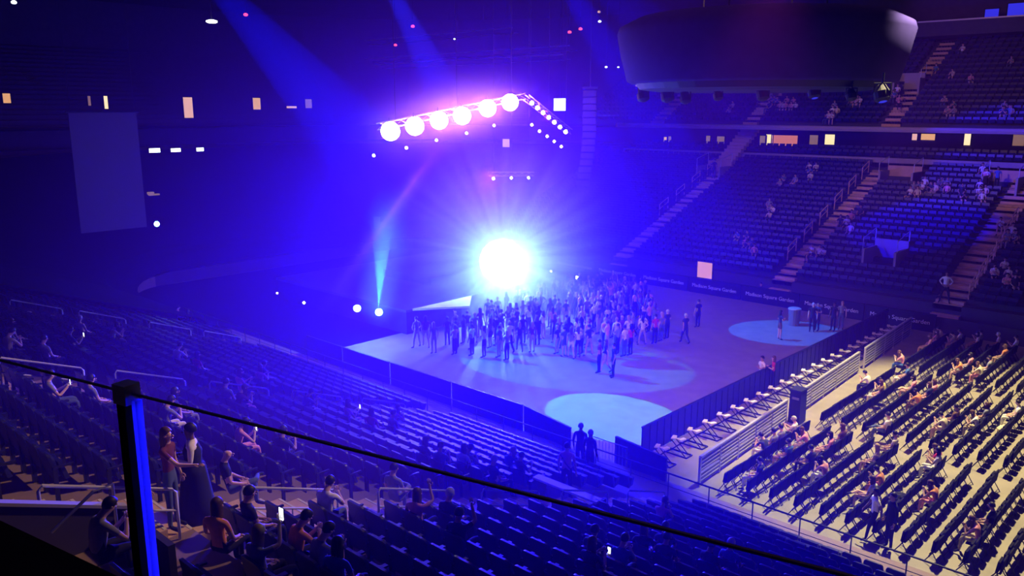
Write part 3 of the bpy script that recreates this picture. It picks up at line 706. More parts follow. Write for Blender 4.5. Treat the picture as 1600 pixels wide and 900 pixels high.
# ---------- centre-hung scoreboard ----------
sbc = Vector((-2.1, 13.0, 0))
sb = empty('scoreboard', sbc + Vector((0, 0, 14.1)), 0, 'huge dark curved scoreboard hanging over the middle of the floor', 'scoreboard')
MB().lathe([(5.8, 0), (6.0, .12), (6.3, 1.2), (6.5, 2.2), (6.4, 2.5), (5.6, 2.9), (3.5, 3.15), (1.2, 3.25)], n=48).build('shell', M['score_shell'], sb, smooth=True)
a0 = math.atan2(P(985, 135, V=12).y - 13.0, P(985, 135, V=12).x + 2.3)
MB().tube([(6.0 * math.cos(a0), 6.0 * math.sin(a0), 0), (6.33 * math.cos(a0), 6.33 * math.sin(a0), 1.2), (6.55 * math.cos(a0), 6.55 * math.sin(a0), 2.25)], .17, 8).build('rib', M['beige'], sb)
MB().lathe([(4.6, -.35), (5.4, -.25), (5.6, .02)], n=40).build('underside', M['black'], sb)
cb = MB(); [cb.tube([(3 * math.cos(a), 3 * math.sin(a), 3.1), (3 * math.cos(a), 3 * math.sin(a), 9.8)], .04, 6) for a in (0, 1.57, 3.14, 4.71)]; cb.build('cable', M['dark_metal'], sb)
for k, (x, y, r_, blue) in enumerate([(1005, 150, .3, 0), (1043, 150, .32, 0), (1071, 154, .26, 0), (1122, 150, .22, 0), (1192, 148, .28, 0), (1272, 145, .26, 1), (1378, 148, .32, 1), (1330, 150, .22, 0)]):
    p = P(x, y, V=11); p.z = min(p.z, 13.7)
    o = empty('moving_head_light', p, 0, 'dark moving head lamp hanging under the scoreboard, %s from the left' % nth([0, 1, 2, 3, 4, 5, 7, 6][k] + 1), 'stage light', 'moving heads under the scoreboard')
    MB().lathe([(r_ * .6, -r_ * 1.2), (r_, -r_ * .3), (r_ * .95, r_ * .6), (r_ * .5, r_ * .9)], n=14, ax=(.3, -.2, -1)).build('head', M['black'], o)
    MB().tube([(-r_, 0, 0), (-r_, 0, r_ * 1.4), (r_, 0, r_ * 1.4), (r_, 0, 0)], r_ * .14, 6).tube([(0, 0, r_ * 1.4), (0, 0, r_ * 1.4 + .4)], .04, 6).build('yoke', M['dark_metal'], o)
    MB().lathe([(r_ * .5, r_ * .91), (.02, r_)], n=14, ax=(.3, -.2, -1)).build('lens', M['led_panel_blue'] if blue else M['dark_metal'], o)

# ---------- bridge, catwalks, small lights ----------
bg = empty('sky_bridge', (3, FV1 + 29.5, 19.2), 0, 'long dark bridge with a thin lit edge at the top right', 'bridge')
MB().span((-17, 0, 0), (30, 3.5, 1.3)).build('deck', M['wall'], bg); MB().span((-17, -.06, 1.2), (30, 0, 1.32)).build('edge_rail', M['rail_grey'], bg); MB().span((-17, -.05, 0), (30, 0, .12)).build('lower_edge', M['wall'], bg)
for (x0, x1, y0, y1, lb) in [(1540, 1560, 15, 28, 'small blue lit panel above the bridge, left of two'), (1576, 1600, 6, 24, 'larger blue lit panel above the bridge at the corner')]:
    wall_panel('blue_light', x0, x1, y0, y1, FV1 + 30.5, M['led_panel_blue'], lb, 'lit panel')
for k, (x0, y0, x1, y1) in enumerate([(545, 52, 800, 60), (550, 80, 890, 88), (568, 93, 880, 97)]):
    a = P(x0, y0, V=44); b = P(x1, y1, V=44); a.z = b.z = (a.z + b.z) / 2
    r = empty('catwalk', a, 0, 'thin pale catwalk rail high above the stage, %s from the top' % nth(k + 1), 'catwalk')
    MB().tube([(0, 0, 0), b - a], .07, 6).build('rail', M['rail_grey'], r); MB().span((0, .2, -.5), (b.x - a.x, 1.2, -.4)).build('deck', M['dark_metal'], r)
    h = MB(); [h.tube([(0 + (b.x - a.x) * f_, 0, 0), (0 + (b.x - a.x) * f_, 0, 23.95 - a.z)], .02, 4) for f_ in (0, .33, .66, 1)]; h.build('hanger', M['dark_metal'], r)
for x, y, mk, s_, lb in [(384, 25, 'glow_red_led', .17, 'red exit lamp high at the upper left'), (645, 43, 'glow_red_led', .15, 'red lamp above the top catwalk rail'), (618, 72, 'glow_red_led', .13, 'red lamp below the top catwalk rail'), (890, 52, 'glow_red_led', .15, 'left of two red lamps left of the scoreboard'), (907, 47, 'glow_red_led', .15, 'right of two red lamps left of the scoreboard'),
    (331, 36, 'glow_white', .2, 'small white bar light high at the upper left'), (937, 35, 'glow_white', .12, 'white lamp by the scoreboard edge'), (936, 20, 'glow_pink', .12, 'pale lamp at the top by the scoreboard'), (710, 62, 'glow_white', .08, 'tiny white lamp between the catwalk rails'), (22, 6, 'glow_white', .2, 'white lamp at the top left corner'), (947, 106, 'glow_white', .1, 'tiny white lamp left of the beige scoreboard rib'), (966, 106, 'glow_white', .08, 'tiny dim lamp touching the beige scoreboard rib'), (1580, 91, 'glow_white', .12, 'tiny white light in the upper right stand')]:
    p = P(x, y, dist=66) if x < 1500 else P(x, y, V=60)
    w_ = 2.2 if (x, y) == (331, 36) else 1
    o = tag(MB().lathe([(s_ * .7, 0), (s_, s_ * .3), (s_, s_ * .9), (s_ * .4, s_ * 1.3)], n=10).build('lamp', M[mk], loc=p), lb, 'lamp'); o.scale = (w_, w_, 1)
    MB().tube([(0, 0, s_ * 1.2), (0, 0, max(.4, min(8, 24 - p.z)))], .02, 5).build('hanger', M['dark_metal'], o)

# ============================ PEOPLE ============================
def skel(pose):
    J = {'pel': (0, 0, .95), 'spi': (0, 0, 1.13), 'che': (0, .01, 1.33), 'nb': (0, .0, 1.47), 'nk': (0, .015, 1.53), 'h1': (0, .03, 1.60), 'h2': (0, .02, 1.70)}
    for s_, n in ((-1, 'L'), (1, 'R')):
        J.update({'sh' + n: (s_ * .18, 0, 1.42), 'el' + n: (s_ * .24, -.02, 1.14), 'wr' + n: (s_ * .25, .06, .90), 'ha' + n: (s_ * .25, .08, .82), 'hi' + n: (s_ * .09, 0, .90), 'kn' + n: (s_ * .10, .02, .50), 'an' + n: (s_ * .11, 0, .09), 'to' + n: (s_ * .12, .17, .035)})
    def up(n, sh=None, el=None, wr=None, ha=None):
        for k, v in (('sh', sh), ('el', el), ('wr', wr), ('ha', ha)):
            if v: J[k + n] = v
    if pose == 'hold':           # both hands in front of the chest
        up('L', None, (-.25, .02, 1.16), (-.09, .24, 1.20), (-.03, .27, 1.24)); up('R', None, (.25, .02, 1.16), (.09, .24, 1.22), (.03, .27, 1.26))
    if pose == 'phone':          # one arm raised with phone
        up('R', None, (.25, .2, 1.38), (.15, .36, 1.60), (.13, .38, 1.68))
    if pose == 'cheer':
        up('R', (.18, 0, 1.46), (.24, .06, 1.70), (.2, .1, 1.94), (.2, .12, 2.03)); up('L', (-.18, 0, 1.46), (-.27, .06, 1.68), (-.2, .1, 1.92), (-.2, .12, 2.0))
    if pose == 'walk':
        J['knL'] = (-.10, .16, .52); J['anL'] = (-.10, .22, .12); J['toL'] = (-.10, .38, .06); J['knR'] = (.10, -.03, .50); J['anR'] = (.10, -.30, .14); J['toR'] = (.10, -.16, .035)
        up('L', None, (-.24, -.12, 1.16), (-.24, -.12, .92), (-.24, -.10, .84)); up('R', None, (.24, .08, 1.16), (.22, .24, .98), (.22, .28, .92))
    if pose == 'wide':
        J['anL'] = (-.24, 0, .09); J['knL'] = (-.18, .02, .5); J['toL'] = (-.28, .15, .035); J['anR'] = (.24, 0, .09); J['knR'] = (.18, .02, .5); J['toR'] = (.28, .15, .035)
        up('L', None, (-.33, -.05, 1.2), (-.16, .1, 1.0), (-.1, .12, .98)); up('R', None, (.33, -.05, 1.2), (.16, .1, 1.0), (.1, .12, .98))
    if pose == 'reach':          # reaching an arm forward
        up('R', None, (.22, .26, 1.22), (.16, .50, 1.20), (.15, .58, 1.21))
    if pose.startswith('sit'):   # seat 0.46 high under the origin
        dz = -.42
        for k in ('pel', 'spi', 'che', 'nb', 'nk', 'h1', 'h2'):
            x, y, z = J[k]; J[k] = (x, y - .05 + (-.06 if k in ('che', 'nb', 'nk') else 0) * 1, z + dz)
        for n, s_ in (('L', -1), ('R', 1)):
            J['sh' + n] = (s_ * .18, -.09, 1.0); J['el' + n] = (s_ * .24, -.04, .74); J['wr' + n] = (s_ * .15, .18, .64); J['ha' + n] = (s_ * .12, .26, .62)
            J['hi' + n] = (s_ * .10, -.02, .53); J['kn' + n] = (s_ * .13, .42, .54); J['an' + n] = (s_ * .13, .44, .10); J['to' + n] = (s_ * .14, .60, .035)
        if pose == 'sit_phone':
            for n, s_ in (('L', -1), ('R', 1)): J['el' + n] = (s_ * .22, .06, .74); J['wr' + n] = (s_ * .08, .26, .88); J['ha' + n] = (s_ * .04, .30, .93)
        if pose == 'sit_cross':
            J['knR'] = (.04, .43, .62); J['anR'] = (-.24, .50, .60); J['toR'] = (-.34, .62, .57)
        if pose == 'sit_lean':
            for k in ('spi', 'che', 'nb', 'nk', 'h1', 'h2'):
                x, y, z = J[k]; f_ = (z - .53); J[k] = (x, y + .35 * f_, z - .12 * f_)
            for n, s_ in (('L', -1), ('R', 1)): J['sh' + n] = (s_ * .18, .08, .95); J['el' + n] = (s_ * .2, .30, .68); J['wr' + n] = (s_ * .06, .38, .84); J['ha' + n] = (s_ * .03, .40, .90)
        if pose == 'sit_raise':
            J['elR'] = (.26, .1, 1.06); J['wrR'] = (.14, .2, 1.26); J['haR'] = (.12, .22, 1.34)
    return J
RAD = {'pel': (.155, .11), 'spi': (.135, .095), 'che': (.17, .11), 'nb': (.085, .07), 'nk': (.052, .055), 'h1': (.07, .085), 'h2': (.078, .095), 'sh': (.06, .06), 'el': (.042, .042), 'wr': (.028, .03), 'ha': (.034, .02), 'hi': (.095, .1), 'kn': (.062, .062), 'an': (.042, .042), 'to': (.04, .03)}
EDG = [('pel', 'spi'), ('spi', 'che'), ('che', 'nb'), ('nb', 'nk'), ('nk', 'h1'), ('h1', 'h2')]
for n in 'LR': EDG += [('che', 'sh' + n), ('sh' + n, 'el' + n), ('el' + n, 'wr' + n), ('wr' + n, 'ha' + n), ('pel', 'hi' + n), ('hi' + n, 'kn' + n), ('kn' + n, 'an' + n), ('an' + n, 'to' + n)]
def body_mesh(pose, female=False, shorts=False, long_sleeve=False):
    J = skel(pose); keys = list(J); idx = {k: i for i, k in enumerate(keys)}
    me = bpy.data.meshes.new('tmp'); me.from_pydata([J[k] for k in keys], [(idx[a], idx[b]) for a, b in EDG], [])
    o = bpy.data.objects.new('tmp_body', me); COL.objects.link(o)
    md = o.modifiers.new('s', 'SKIN'); md.use_smooth_shade = True
    for k in keys:
        r = RAD.get(k) or RAD[k[:-1]]; f_ = .9 if female else 1.0
        if female and k == 'spi': f_ = .8
        me.skin_vertices[0].data[idx[k]].radius = (r[0] * f_, r[1] * f_)
        me.skin_vertices[0].data[idx[k]].use_root = (k == 'pel')
    ss = o.modifiers.new('u', 'SUBSURF'); ss.levels = 1; ss.render_levels = 1
    dg = bpy.context.evaluated_depsgraph_get(); dg.update(); out = bpy.data.meshes.new_from_object(o.evaluated_get(dg))
    bpy.data.objects.remove(o)
    vs = [v.co.copy() for v in out.vertices]; fs = [tuple(p.vertices) for p in out.polygons]
    mb = MB(); mb.v = [tuple(v) for v in vs]; mb.f = fs; mb.mi = []
    Jv = {k: Vector(v) for k, v in J.items()}
    def near(c):
        best = None; bd_ = 9
        for a, b in EDG:
            A_, B_ = Jv[a], Jv[b]; d = B_ - A_; t = max(0, min(1, (c - A_).dot(d) / max(d.length_squared, 1e-6))); q = (c - A_ - d * t).length
            if q < bd_: bd_ = q; best = (a, b, t)
        return best
    for f_ in fs:
        c = sum((vs[i] for i in f_), Vector()) / len(f_); a, b, t = near(c)
        m = 1
        if b in ('nk', 'h1', 'h2') and not (b == 'nk' and t < .5): m = 0
        elif b[:2] in ('wr', 'ha'): m = 1 if (long_sleeve and b[:2] == 'wr' and t < .85) else 0
        elif b[:2] == 'el': m = 1 if (long_sleeve or t < .55) else 0
        elif b[:2] == 'hi' or a == 'pel' and b == 'spi' and t < .25: m = 2
        elif b[:2] == 'kn': m = 2 if (not shorts or t < .6) else 0
        elif b[:2] == 'an': m = 0 if shorts else (2 if t < .92 else 3)
        elif b[:2] == 'to': m = 3
        mb.mi.append(m)
    # face: nose, brow, ears, jaw
    h = Jv['h1']; hd = Vector((0, 1, 0))
    mb.lathe([(.018, 0), (.012, .025), (.004, .035)], c=h + Vector((0, .078, .02)), ax=(0, 1, -.3), n=6, mi=0)
    for sx in (-1, 1):
        mb.lathe([(.012, 0), (.024, .008), (.016, .018)], c=h + Vector((sx * .072, 0, .03)), ax=(sx, 0, 0), n=6, mi=0)
        mb.lathe([(.011, 0), (.002, .006)], c=h + Vector((sx * .03, .084, .05)), ax=(0, 1, 0), n=6, mi=3)
    mb.box(h + Vector((0, .082, -.02)), (.045, .012, .01), mi=0)
    # fingers and thumbs
    for n in 'LR':
        w, q = Jv['wr' + n], Jv['ha' + n]; d = (q - w).normalized(); sd = d.cross(Vector((0, 0, 1)))
        if sd.length < .3: sd = Vector((0, 1, 0))
        sd.normalize(); dn = d.cross(sd).normalized()
        for k, L in enumerate((.062, .075, .07, .055)):
            o_ = q + sd * (.018 * (k - 1.5)) * 1.15; m1 = o_ + d * (.02 + L * .5) + dn * .006; m2 = m1 + d * L * .42 + dn * .022
            mb.tube([o_, m1, m2], .009, 5, .006, mi=0)
        o_ = w.lerp(q, .35) + sd * .03; mb.tube([o_, o_ + sd * .03 + d * .03, o_ + sd * .035 + d * .065 + dn * .01], .011, 5, .008, mi=0)
    res = mb.mesh('body', True)
    for _ in range(4): res.materials.append(None)
    res['head'] = list(Jv['h2']); res['hand'] = list(Jv['haR'])
    return res
BODY = {}
def body(pose, female=False, shorts=False, ls=False):
    k = (pose, female, shorts, ls)
    if k not in BODY: BODY[k] = body_mesh(*k)
    return BODY[k]
def hair_mesh(kind):
    mb = MB(); n = 14; rows = 8
    vs = []
    for i in range(rows + 1):
        th = math.pi * .5 * (i / rows) * (1.15)
        for k in range(n):
            a = 2 * math.pi * k / n; front = math.sin(a)
            t2 = th * (1.0 - .38 * max(0, front))
            r = .098
            z = r * 1.15 * math.cos(t2)
            if kind == 'long' and i > rows - 3 and front < .35: z -= .09 * (i - rows + 3)
            vs.append((r * .92 * math.sin(max(t2, .02)) * math.cos(a), r * 1.08 * math.sin(max(t2, .02)) * math.sin(a) - .012, z + .0))
    mb.add(vs, [(i * n + k, (i + 1) * n + k, (i + 1) * n + (k + 1) % n, i * n + (k + 1) % n) for i in range(rows) for k in range(n)])
    return mb.mesh('hair', True)
HAIR = {k: hair_mesh(k) for k in ('short', 'long')}
for h in HAIR.values(): h.materials.append(None)
def person(loc, rz, pose='stand', top='black', bot='denim', hair='dark', long_hair=False, skin=0, label='', group=None, shorts=False, ls=False, scale=1.0, female=None, bald=False):
    female = long_hair if female is None else female
    me = body(pose, female, shorts, ls); o = bpy.data.objects.new('person', me); COL.objects.link(o)
    for i, m in enumerate((SK[skin], CL[top], CL[bot], CL['black'])):
        o.material_slots[i].link = 'OBJECT'; o.material_slots[i].material = m
    o.location = loc; o.rotation_euler = (0, 0, rz); o.scale = (scale,) * 3
    tag(o, label, 'person', group)
    if not bald:
        h = bpy.data.objects.new('hair', HAIR['long' if long_hair else 'short']); COL.objects.link(h); h.parent = o
        h.location = Vector(me['head']) + Vector((0, -.002, -.045)); h.material_slots[0].link = 'OBJECT'; h.material_slots[0].material = HR[hair]
    return o
def phone(o_person, label, dy=.04, dz=.06, mk='phone_glow', size=1.0):
    me = o_person.data; h = Vector(me['hand']) + Vector((0, dy, dz)); w = Matrix.Translation(o_person.location) @ Euler(o_person.rotation_euler).to_matrix().to_4x4()
    p = w @ h
    ph = MB().box((0, 0, 0), (.075 * size, .01, .15 * size)).build('phone', M['black'], loc=p); ph.rotation_euler[2] = o_person.rotation_euler[2]
    tag(ph, label, 'phone'); MB().box((0, -.007, 0), (.066 * size, .004, .135 * size)).build('display', M[mk], ph)
    return ph
ACT = {'stand': 'standing', 'hold': 'hands raised', 'phone': 'phone up', 'cheer': 'arms up', 'walk': 'walking', 'wide': 'legs apart', 'sit': 'sitting', 'sit_phone': 'sitting with hands held up', 'sit_cross': 'sitting with crossed legs', 'sit_lean': 'sitting and leaning forward', 'sit_raise': 'sitting with one arm raised', 'reach': 'reaching out'}
FWD = math.pi / 2      # facing the stage
# --- crowd on the floor before the stage ---
POLY = [(-17.8, 4.4), (-14.6, 4.9), (-11.6, 6.9), (-10.4, 9.0), (-8.6, 11.0), (-8.6, 14.0), (-9.6, 17.0), (-12.4, 20.6), (-15.6, 23.6), (-18.6, 23.8), (-19.6, 17.0), (-18.2, 12.0), (-17.4, 8.0)]
def inside(x, y):
    r = False; n = len(POLY)
    for i in range(n):
        x1, y1 = POLY[i]; x2, y2 = POLY[(i + 1) % n]
        if (y1 > y) != (y2 > y) and x < (x2 - x1) * (y - y1) / (y2 - y1) + x1: r = not r
    return r
rc = random.Random(3); pts = []
tries = 0
while len(pts) < 168 and tries < 12000:
    tries += 1; x = rc.uniform(-20, -8); y = rc.uniform(4, 24)
    if inside(x, y) and (y > 11 or rc.random() < .55) and all((x - a) ** 2 + (y - b) ** 2 > .22 for a, b in pts): pts.append((x, y))
tops = ['black', 'navy', 'grey', 'black', 'denim', 'white', 'blue', 'brown', 'plum', 'black', 'pink', 'grey', 'white']
for x, y in pts:
    pose = rc.choice(['stand', 'hold', 'stand', 'phone', 'wide', 'cheer', 'hold', 'walk'] if rc.random() < .5 else ['stand', 'hold'])
    top = rc.choice(tops); zone = 'left end' if y < 8.5 else ('middle' if y < 15 else 'right end'); lh = rc.random() < .5
    hb = rc.choice(['dark', 'brown', 'dark', 'blond'])
    bt = rc.choice(['denim', 'black', 'black', 'khaki']); sh_ = rc.random() < .3
    lb = 'person in %s top, %s %s, %s hair, %s, %s of the crowd' % (top, bt, 'shorts' if sh_ else 'trousers', hb, ACT[pose], zone)
    person((x, y, 0), FWD + rc.uniform(-.6, .3), pose, top, bt, hb, lh, rc.choice([0, 0, 1, 2]), lb, 'crowd: ' + lb[10:], shorts=sh_, scale=rc.uniform(.93, 1.06))
# --- individuals on the floor ---
def fp(x, y, **k): return P(x, y, **k)
for (x, y, rz, pose, top, bot, hair, lh, sk, lb, kw) in [
    (958, 590, 2.4, 'stand', 'black', 'black', 'dark', False, 1, 'person in black standing at the front edge of the crowd, right of the close pair', {}),
    (936, 583, 1.9, 'stand', 'plum', 'black', 'dark', False, 1, 'person in dark plum top, left of the close pair at the crowd front', {}),
    (946, 583, 2.1, 'walk', 'navy', 'khaki', 'brown', True, 0, 'person in navy with pale legs between the pair at the front edge of the crowd', {'shorts': True}),
    (892, 561, .9, 'walk', 'grey', 'white', 'brown', True, 0, 'person in grey top and white shorts walking along the front of the crowd', {'shorts': True}),
    (920, 556, 1.3, 'wide', 'navy', 'khaki', 'dark', False, 0, 'person in navy top and khaki shorts standing before the crowd', {'shorts': True}),
    (975, 558, 1.5, 'stand', 'white', 'denim', 'dark', False, 1, 'person in white shirt standing beside a person in red at the crowd edge', {}),
    (985, 556, 1.5, 'stand', 'red', 'black', 'dark', True, 1, 'person in red standing beside a white shirt at the crowd edge', {}),
    (1003, 536, 1.2, 'wide', 'white', 'black', 'dark', False, 0, 'person in white shirt with legs apart casting a long shadow', {}),
    (1023, 538, 1.2, 'stand', 'red', 'black', 'dark', False, 0, 'person in red top casting a long shadow, right of the legs-apart person', {}),
    (1033, 534, 1.6, 'stand', 'grey', 'denim', 'blond', True, 0, 'person with blond hair right of the red top, casting a long shadow', {}),
    (1042, 530, 1.4, 'hold', 'navy', 'black', 'grey', False, 0, 'person with pale hair at the right end of the shadow casting group', {}),
    (1070, 537, 1.2, 'walk', 'navy', 'navy', 'grey', False, 0, 'person in navy walking alone right of the crowd', {}),
    (1090, 512, 1.2, 'stand', 'black', 'black', 'dark', False, 1, 'dark figure standing alone furthest right of the crowd', {}),
    (1217, 531, -.6, 'hold', 'navy', 'brown', 'dark', True, 0, 'person with bare arms and shorts crossing the far blue light pool', {'shorts': True}),
    (1188, 612, 2.6, 'hold', 'white', 'black', 'dark', False, 1, 'person in white shirt standing behind the black fence on the open floor', {}),
    (1206, 612, 2.0, 'hold', 'red', 'black', 'brown', True, 0, 'person in dark red top holding a phone beside the white shirt at the fence', {}),
    (1268, 518, 3.5, 'stand', 'black', 'black', 'grey', False, 0, 'dark clad person by the trash bin at the far wall', {}),
    (1276, 517, 2.9, 'hold', 'navy', 'black', 'dark', False, 1, 'person in navy facing the one by the trash bin', {}),
    (1301, 517, 3.0, 'stand', 'black', 'black', 'dark', False, 2, 'dark clad person left of the pale top near the far end of the fence', {}),
    (1313, 515, 3.5, 'stand', 'grey', 'denim', 'blond', True, 0, 'person in pale grey top near the far end of the fence', {})]:
    person(fp(x, y), rz, pose, top, bot, hair, lh, sk, lb, **kw)
for (x, y, rz, lb) in [(906, 740, 0.3, 'guard in dark clothes on the near walkway, left of two before the cyan pool'), (921, 752, 0.0, 'broad guard in dark clothes on the near walkway, right of two before the cyan pool')]:
    person(P(x, y, z=.36), rz, 'stand', 'black', 'black', 'grey', False, 1, lb, ls=True, scale=1.08)
person(P(1187, 480, V=FV1 + 1.2), 3.1, 'hold', 'navy', 'black', 'dark', False, 0, 'usher standing at the foot of the far aisle stairs')
person(Vector((2.2, FV1 + row_d(0) + .4, row_z(0))), 3.3, 'wide', 'white', 'black', 'dark', False, 1, 'usher in white sleeves at the foot of the right far aisle', ls=True, scale=1.12)

# --- seated people on the folding chairs ---
def chair_at(x, y):
    best = min(CHAIRS.values(), key=lambda p: (proj(p + Vector((0, 0, .5)))[0] - x) ** 2 + (proj(p + Vector((0, 0, .5)))[1] - y) ** 2)
    return best
used = set()
for (x, y, pose, top, bot, hair, lh, sk, lb) in [
    (1222, 668, 'sit_phone', 'white', 'black', 'grey', False, 0, 'man in white shirt reading a paper in the first row by the barricade'),
    (1248, 690, 'sit_lean', 'pink', 'cream', 'brown', True, 0, 'person in pink with cream trousers right behind the first row'),
    (1205, 680, 'sit', 'grey', 'navy', 'dark', False, 0, 'person in grey left of the man in white shirt'),
    (1192, 705, 'sit_lean', 'navy', 'white', 'dark', False, 0, 'person in navy with white trousers near the barricade end'),
    (1230, 725, 'sit', 'blue', 'denim', 'dark', False, 1, 'person in blue behind the barricade end'),
    (1275, 742, 'sit_lean', 'pink', 'white', 'dark', True, 0, 'person in pink leaning forward with white skirt'),
    (1312, 700, 'sit_raise', 'brown', 'denim', 'brown', True, 0, 'person in brown with raised arm in the near block'),
    (1298, 715, 'sit', 'pink', 'black', 'dark', True, 0, 'person in pink left of the one with raised arm'),
    (1385, 690, 'sit_cross', 'white', 'denim', 'dark', False, 0, 'person in white with crossed legs at the cross aisle'),
    (1400, 712, 'sit', 'cream', 'khaki', 'dark', False, 1, 'person in cream behind the crossed legs'),
    (1455, 712, 'sit_lean', 'magenta', 'white', 'brown', True, 0, 'person in bright magenta top with white trousers'),
    (1480, 680, 'sit_lean', 'cream', 'cream', 'dark', False, 0, 'person all in cream leaning forward'),
    (1495, 665, 'sit', 'brown', 'black', 'dark', False, 1, 'person in brown beside the one all in cream'),
    (1525, 670, 'sit_lean', 'white', 'khaki', 'brown', True, 0, 'person in white with long brown hair and khaki trousers'),
    (1540, 660, 'sit', 'grey', 'black', 'brown', True, 0, 'person in grey right of the long brown hair'),
    (1580, 655, 'sit', 'white', 'white', 'dark', False, 0, 'person in white at the right edge beside a cream bag'),
    (1365, 752, 'sit_lean', 'orange', 'orange', 'dark', False, 1, 'person in orange left of the white top in the near block'),
    (1358, 775, 'sit_cross', 'white', 'khaki', 'brown', True, 0, 'person in white top below the orange one'),
    (1375, 735, 'sit', 'cream', 'black', 'blond', True, 0, 'blond person in cream above the orange one'),
    (1445, 775, 'sit_lean', 'orange', 'pink', 'brown', True, 0, 'person in bright orange with bare arms low in the near block'),
    (1465, 745, 'sit_phone', 'white', 'white', 'dark', True, 0, 'person in white with dark hair beside a standing dark coat'),
    (1435, 530, 'sit', 'pink', 'khaki', 'brown', True, 0, 'person in pink at the far end of the front row'),
    (1462, 520, 'sit_lean', 'cream', 'khaki', 'dark', False, 0, 'person in cream among the far cluster, left one'),
    (1472, 535, 'sit_lean', 'pink', 'pink', 'brown', True, 0, 'person in pink top and pink trousers in the far cluster'),
    (1490, 525, 'sit', 'white', 'khaki', 'dark', False, 1, 'person in white in the middle of the far cluster'),
    (1497, 545, 'sit_lean', 'khaki', 'cream', 'dark', False, 0, 'person in khaki below the middle of the far cluster'),
    (1515, 530, 'sit', 'white', 'black', 'dark', True, 0, 'person in white with dark hair in the far cluster'),
    (1530, 545, 'sit_phone', 'grey', 'black', 'dark', False, 0, 'person in grey with raised hands in the far cluster'),
    (1540, 535, 'sit', 'white', 'navy', 'grey', False, 0, 'grey haired person in white at the right of the far cluster'),
    (1450, 520, 'sit', 'brown', 'pink', 'brown', True, 0, 'person in brown with pink trousers in the far cluster'),
    (1500, 580, 'sit_lean', 'orange', 'cream', 'brown', True, 0, 'person in orange leaning with cream trousers in the far block'),
    (1510, 572, 'sit', 'pink', 'white', 'dark', True, 0, 'person in pink behind the orange one in the far block'),
    (1402, 562, 'sit_lean', 'pink', 'blue', 'brown', True, 0, 'person in pink with blue trousers at the second gap'),
    (1412, 590, 'sit', 'blue', 'white', 'dark', False, 0, 'person in blue with white trousers'),
    (1357, 600, 'sit_lean', 'white', 'navy', 'dark', False, 0, 'person in white by the barricade opening'),
    (1370, 620, 'sit', 'brown', 'white', 'brown', True, 0, 'person in brown with white bag on the lap'),
    (1375, 608, 'sit_lean', 'yellow', 'black', 'dark', True, 0, 'person in yellow beside the brown top'),
    (1420, 610, 'sit_cross', 'pink', 'khaki', 'dark', True, 0, 'person in pink with legs crossed in the middle block'),
    (1450, 612, 'sit', 'pink', 'black', 'brown', True, 0, 'person in pink, right of the crossed legs one'),
    (1435, 632, 'sit_lean', 'orange', 'brown', 'dark', True, 1, 'person in orange with brown trousers in the middle block'),
    (1440, 618, 'sit', 'navy', 'pink', 'brown', True, 0, 'person in navy with pink trousers'),
    (1535, 600, 'sit_lean', 'cream', 'pink', 'brown', True, 0, 'person in cream with pink trousers at the second cross aisle'),
    (1545, 585, 'sit', 'grey', 'white', 'dark', False, 0, 'person in grey with white trousers at the far block'),
    (1565, 560, 'sit', 'orange', 'khaki', 'brown', True, 0, 'person in orange top near the right edge far back'),
    (1580, 548, 'sit_phone', 'white', 'black', 'dark', False, 0, 'person in white far back near the right edge'),
    (1520, 838, 'sit_lean', 'pink', 'khaki', 'brown', True, 1, 'person in pink low at the bottom right rows'),
    (1545, 820, 'sit', 'black', 'black', 'dark', False, 1, 'dark clad person low at the bottom right rows'),
    (1215, 700, 'sit_cross', 'grey', 'pink', 'dark', False, 1, 'person in grey with pink trousers near the barricade'),
    (1180, 745, 'sit', 'navy', 'white', 'dark', False, 0, 'person in navy at the near end of the second row'),
    (1262, 722, 'sit', 'navy', 'black', 'dark', False, 1, 'person in navy among the near group')]:
    c_ = chair_at(x, y); key = (round(c_.x, 2), round(c_.y, 2)); n_ = 0
    while key in used and n_ < 30:
        n_ += 1; alt = sorted(CHAIRS.values(), key=lambda p: (p - c_).length)[n_]; key = (round(alt.x, 2), round(alt.y, 2)); 
        if key not in used: c_ = alt
    used.add(key)
    if key in CHROOT:
        for ch in CHROOT[key].children:
            if ch.name.startswith('seat'): ch.data = SEATFLAT
    person(Vector((c_.x + .05, c_.y, .02)), FWD + random.uniform(-.25, .25), pose, top, bot, hair, lh, sk, lb, shorts=random.random() < .35)
person(P(1362, 845), 2.2, 'walk', 'white', 'black', 'dark', False, 2, 'person in white shirt walking at the low end of the chair rows')
person(P(1388, 858), 2.4, 'stand', 'black', 'black', 'dark', False, 1, 'person in long black coat at the low end of the chair rows', ls=True, scale=1.05)
for (x, y, m, lb) in [(1405, 775, 'black', 'dark bag lying at the aisle end among the chairs'), (1162, 690, 'white', 'white bag beside the first chair row by the barricade'), (1568, 668, 'cream', 'round cream bag at the right edge between chair rows')]:
    p = P(x, y + 8, z=0.0); b_ = MB().lathe([(.12, 0), (.24, .05), (.26, .16), (.16, .28), (.05, .3)], n=12).build('handbag', CL[m], loc=p); tag(b_, lb, 'bag')
    MB().tube([(-.1, 0, .26), (-.08, 0, .4), (.08, 0, .4), (.1, 0, .26)], .012, 5).build('strap', M['black'], b_)

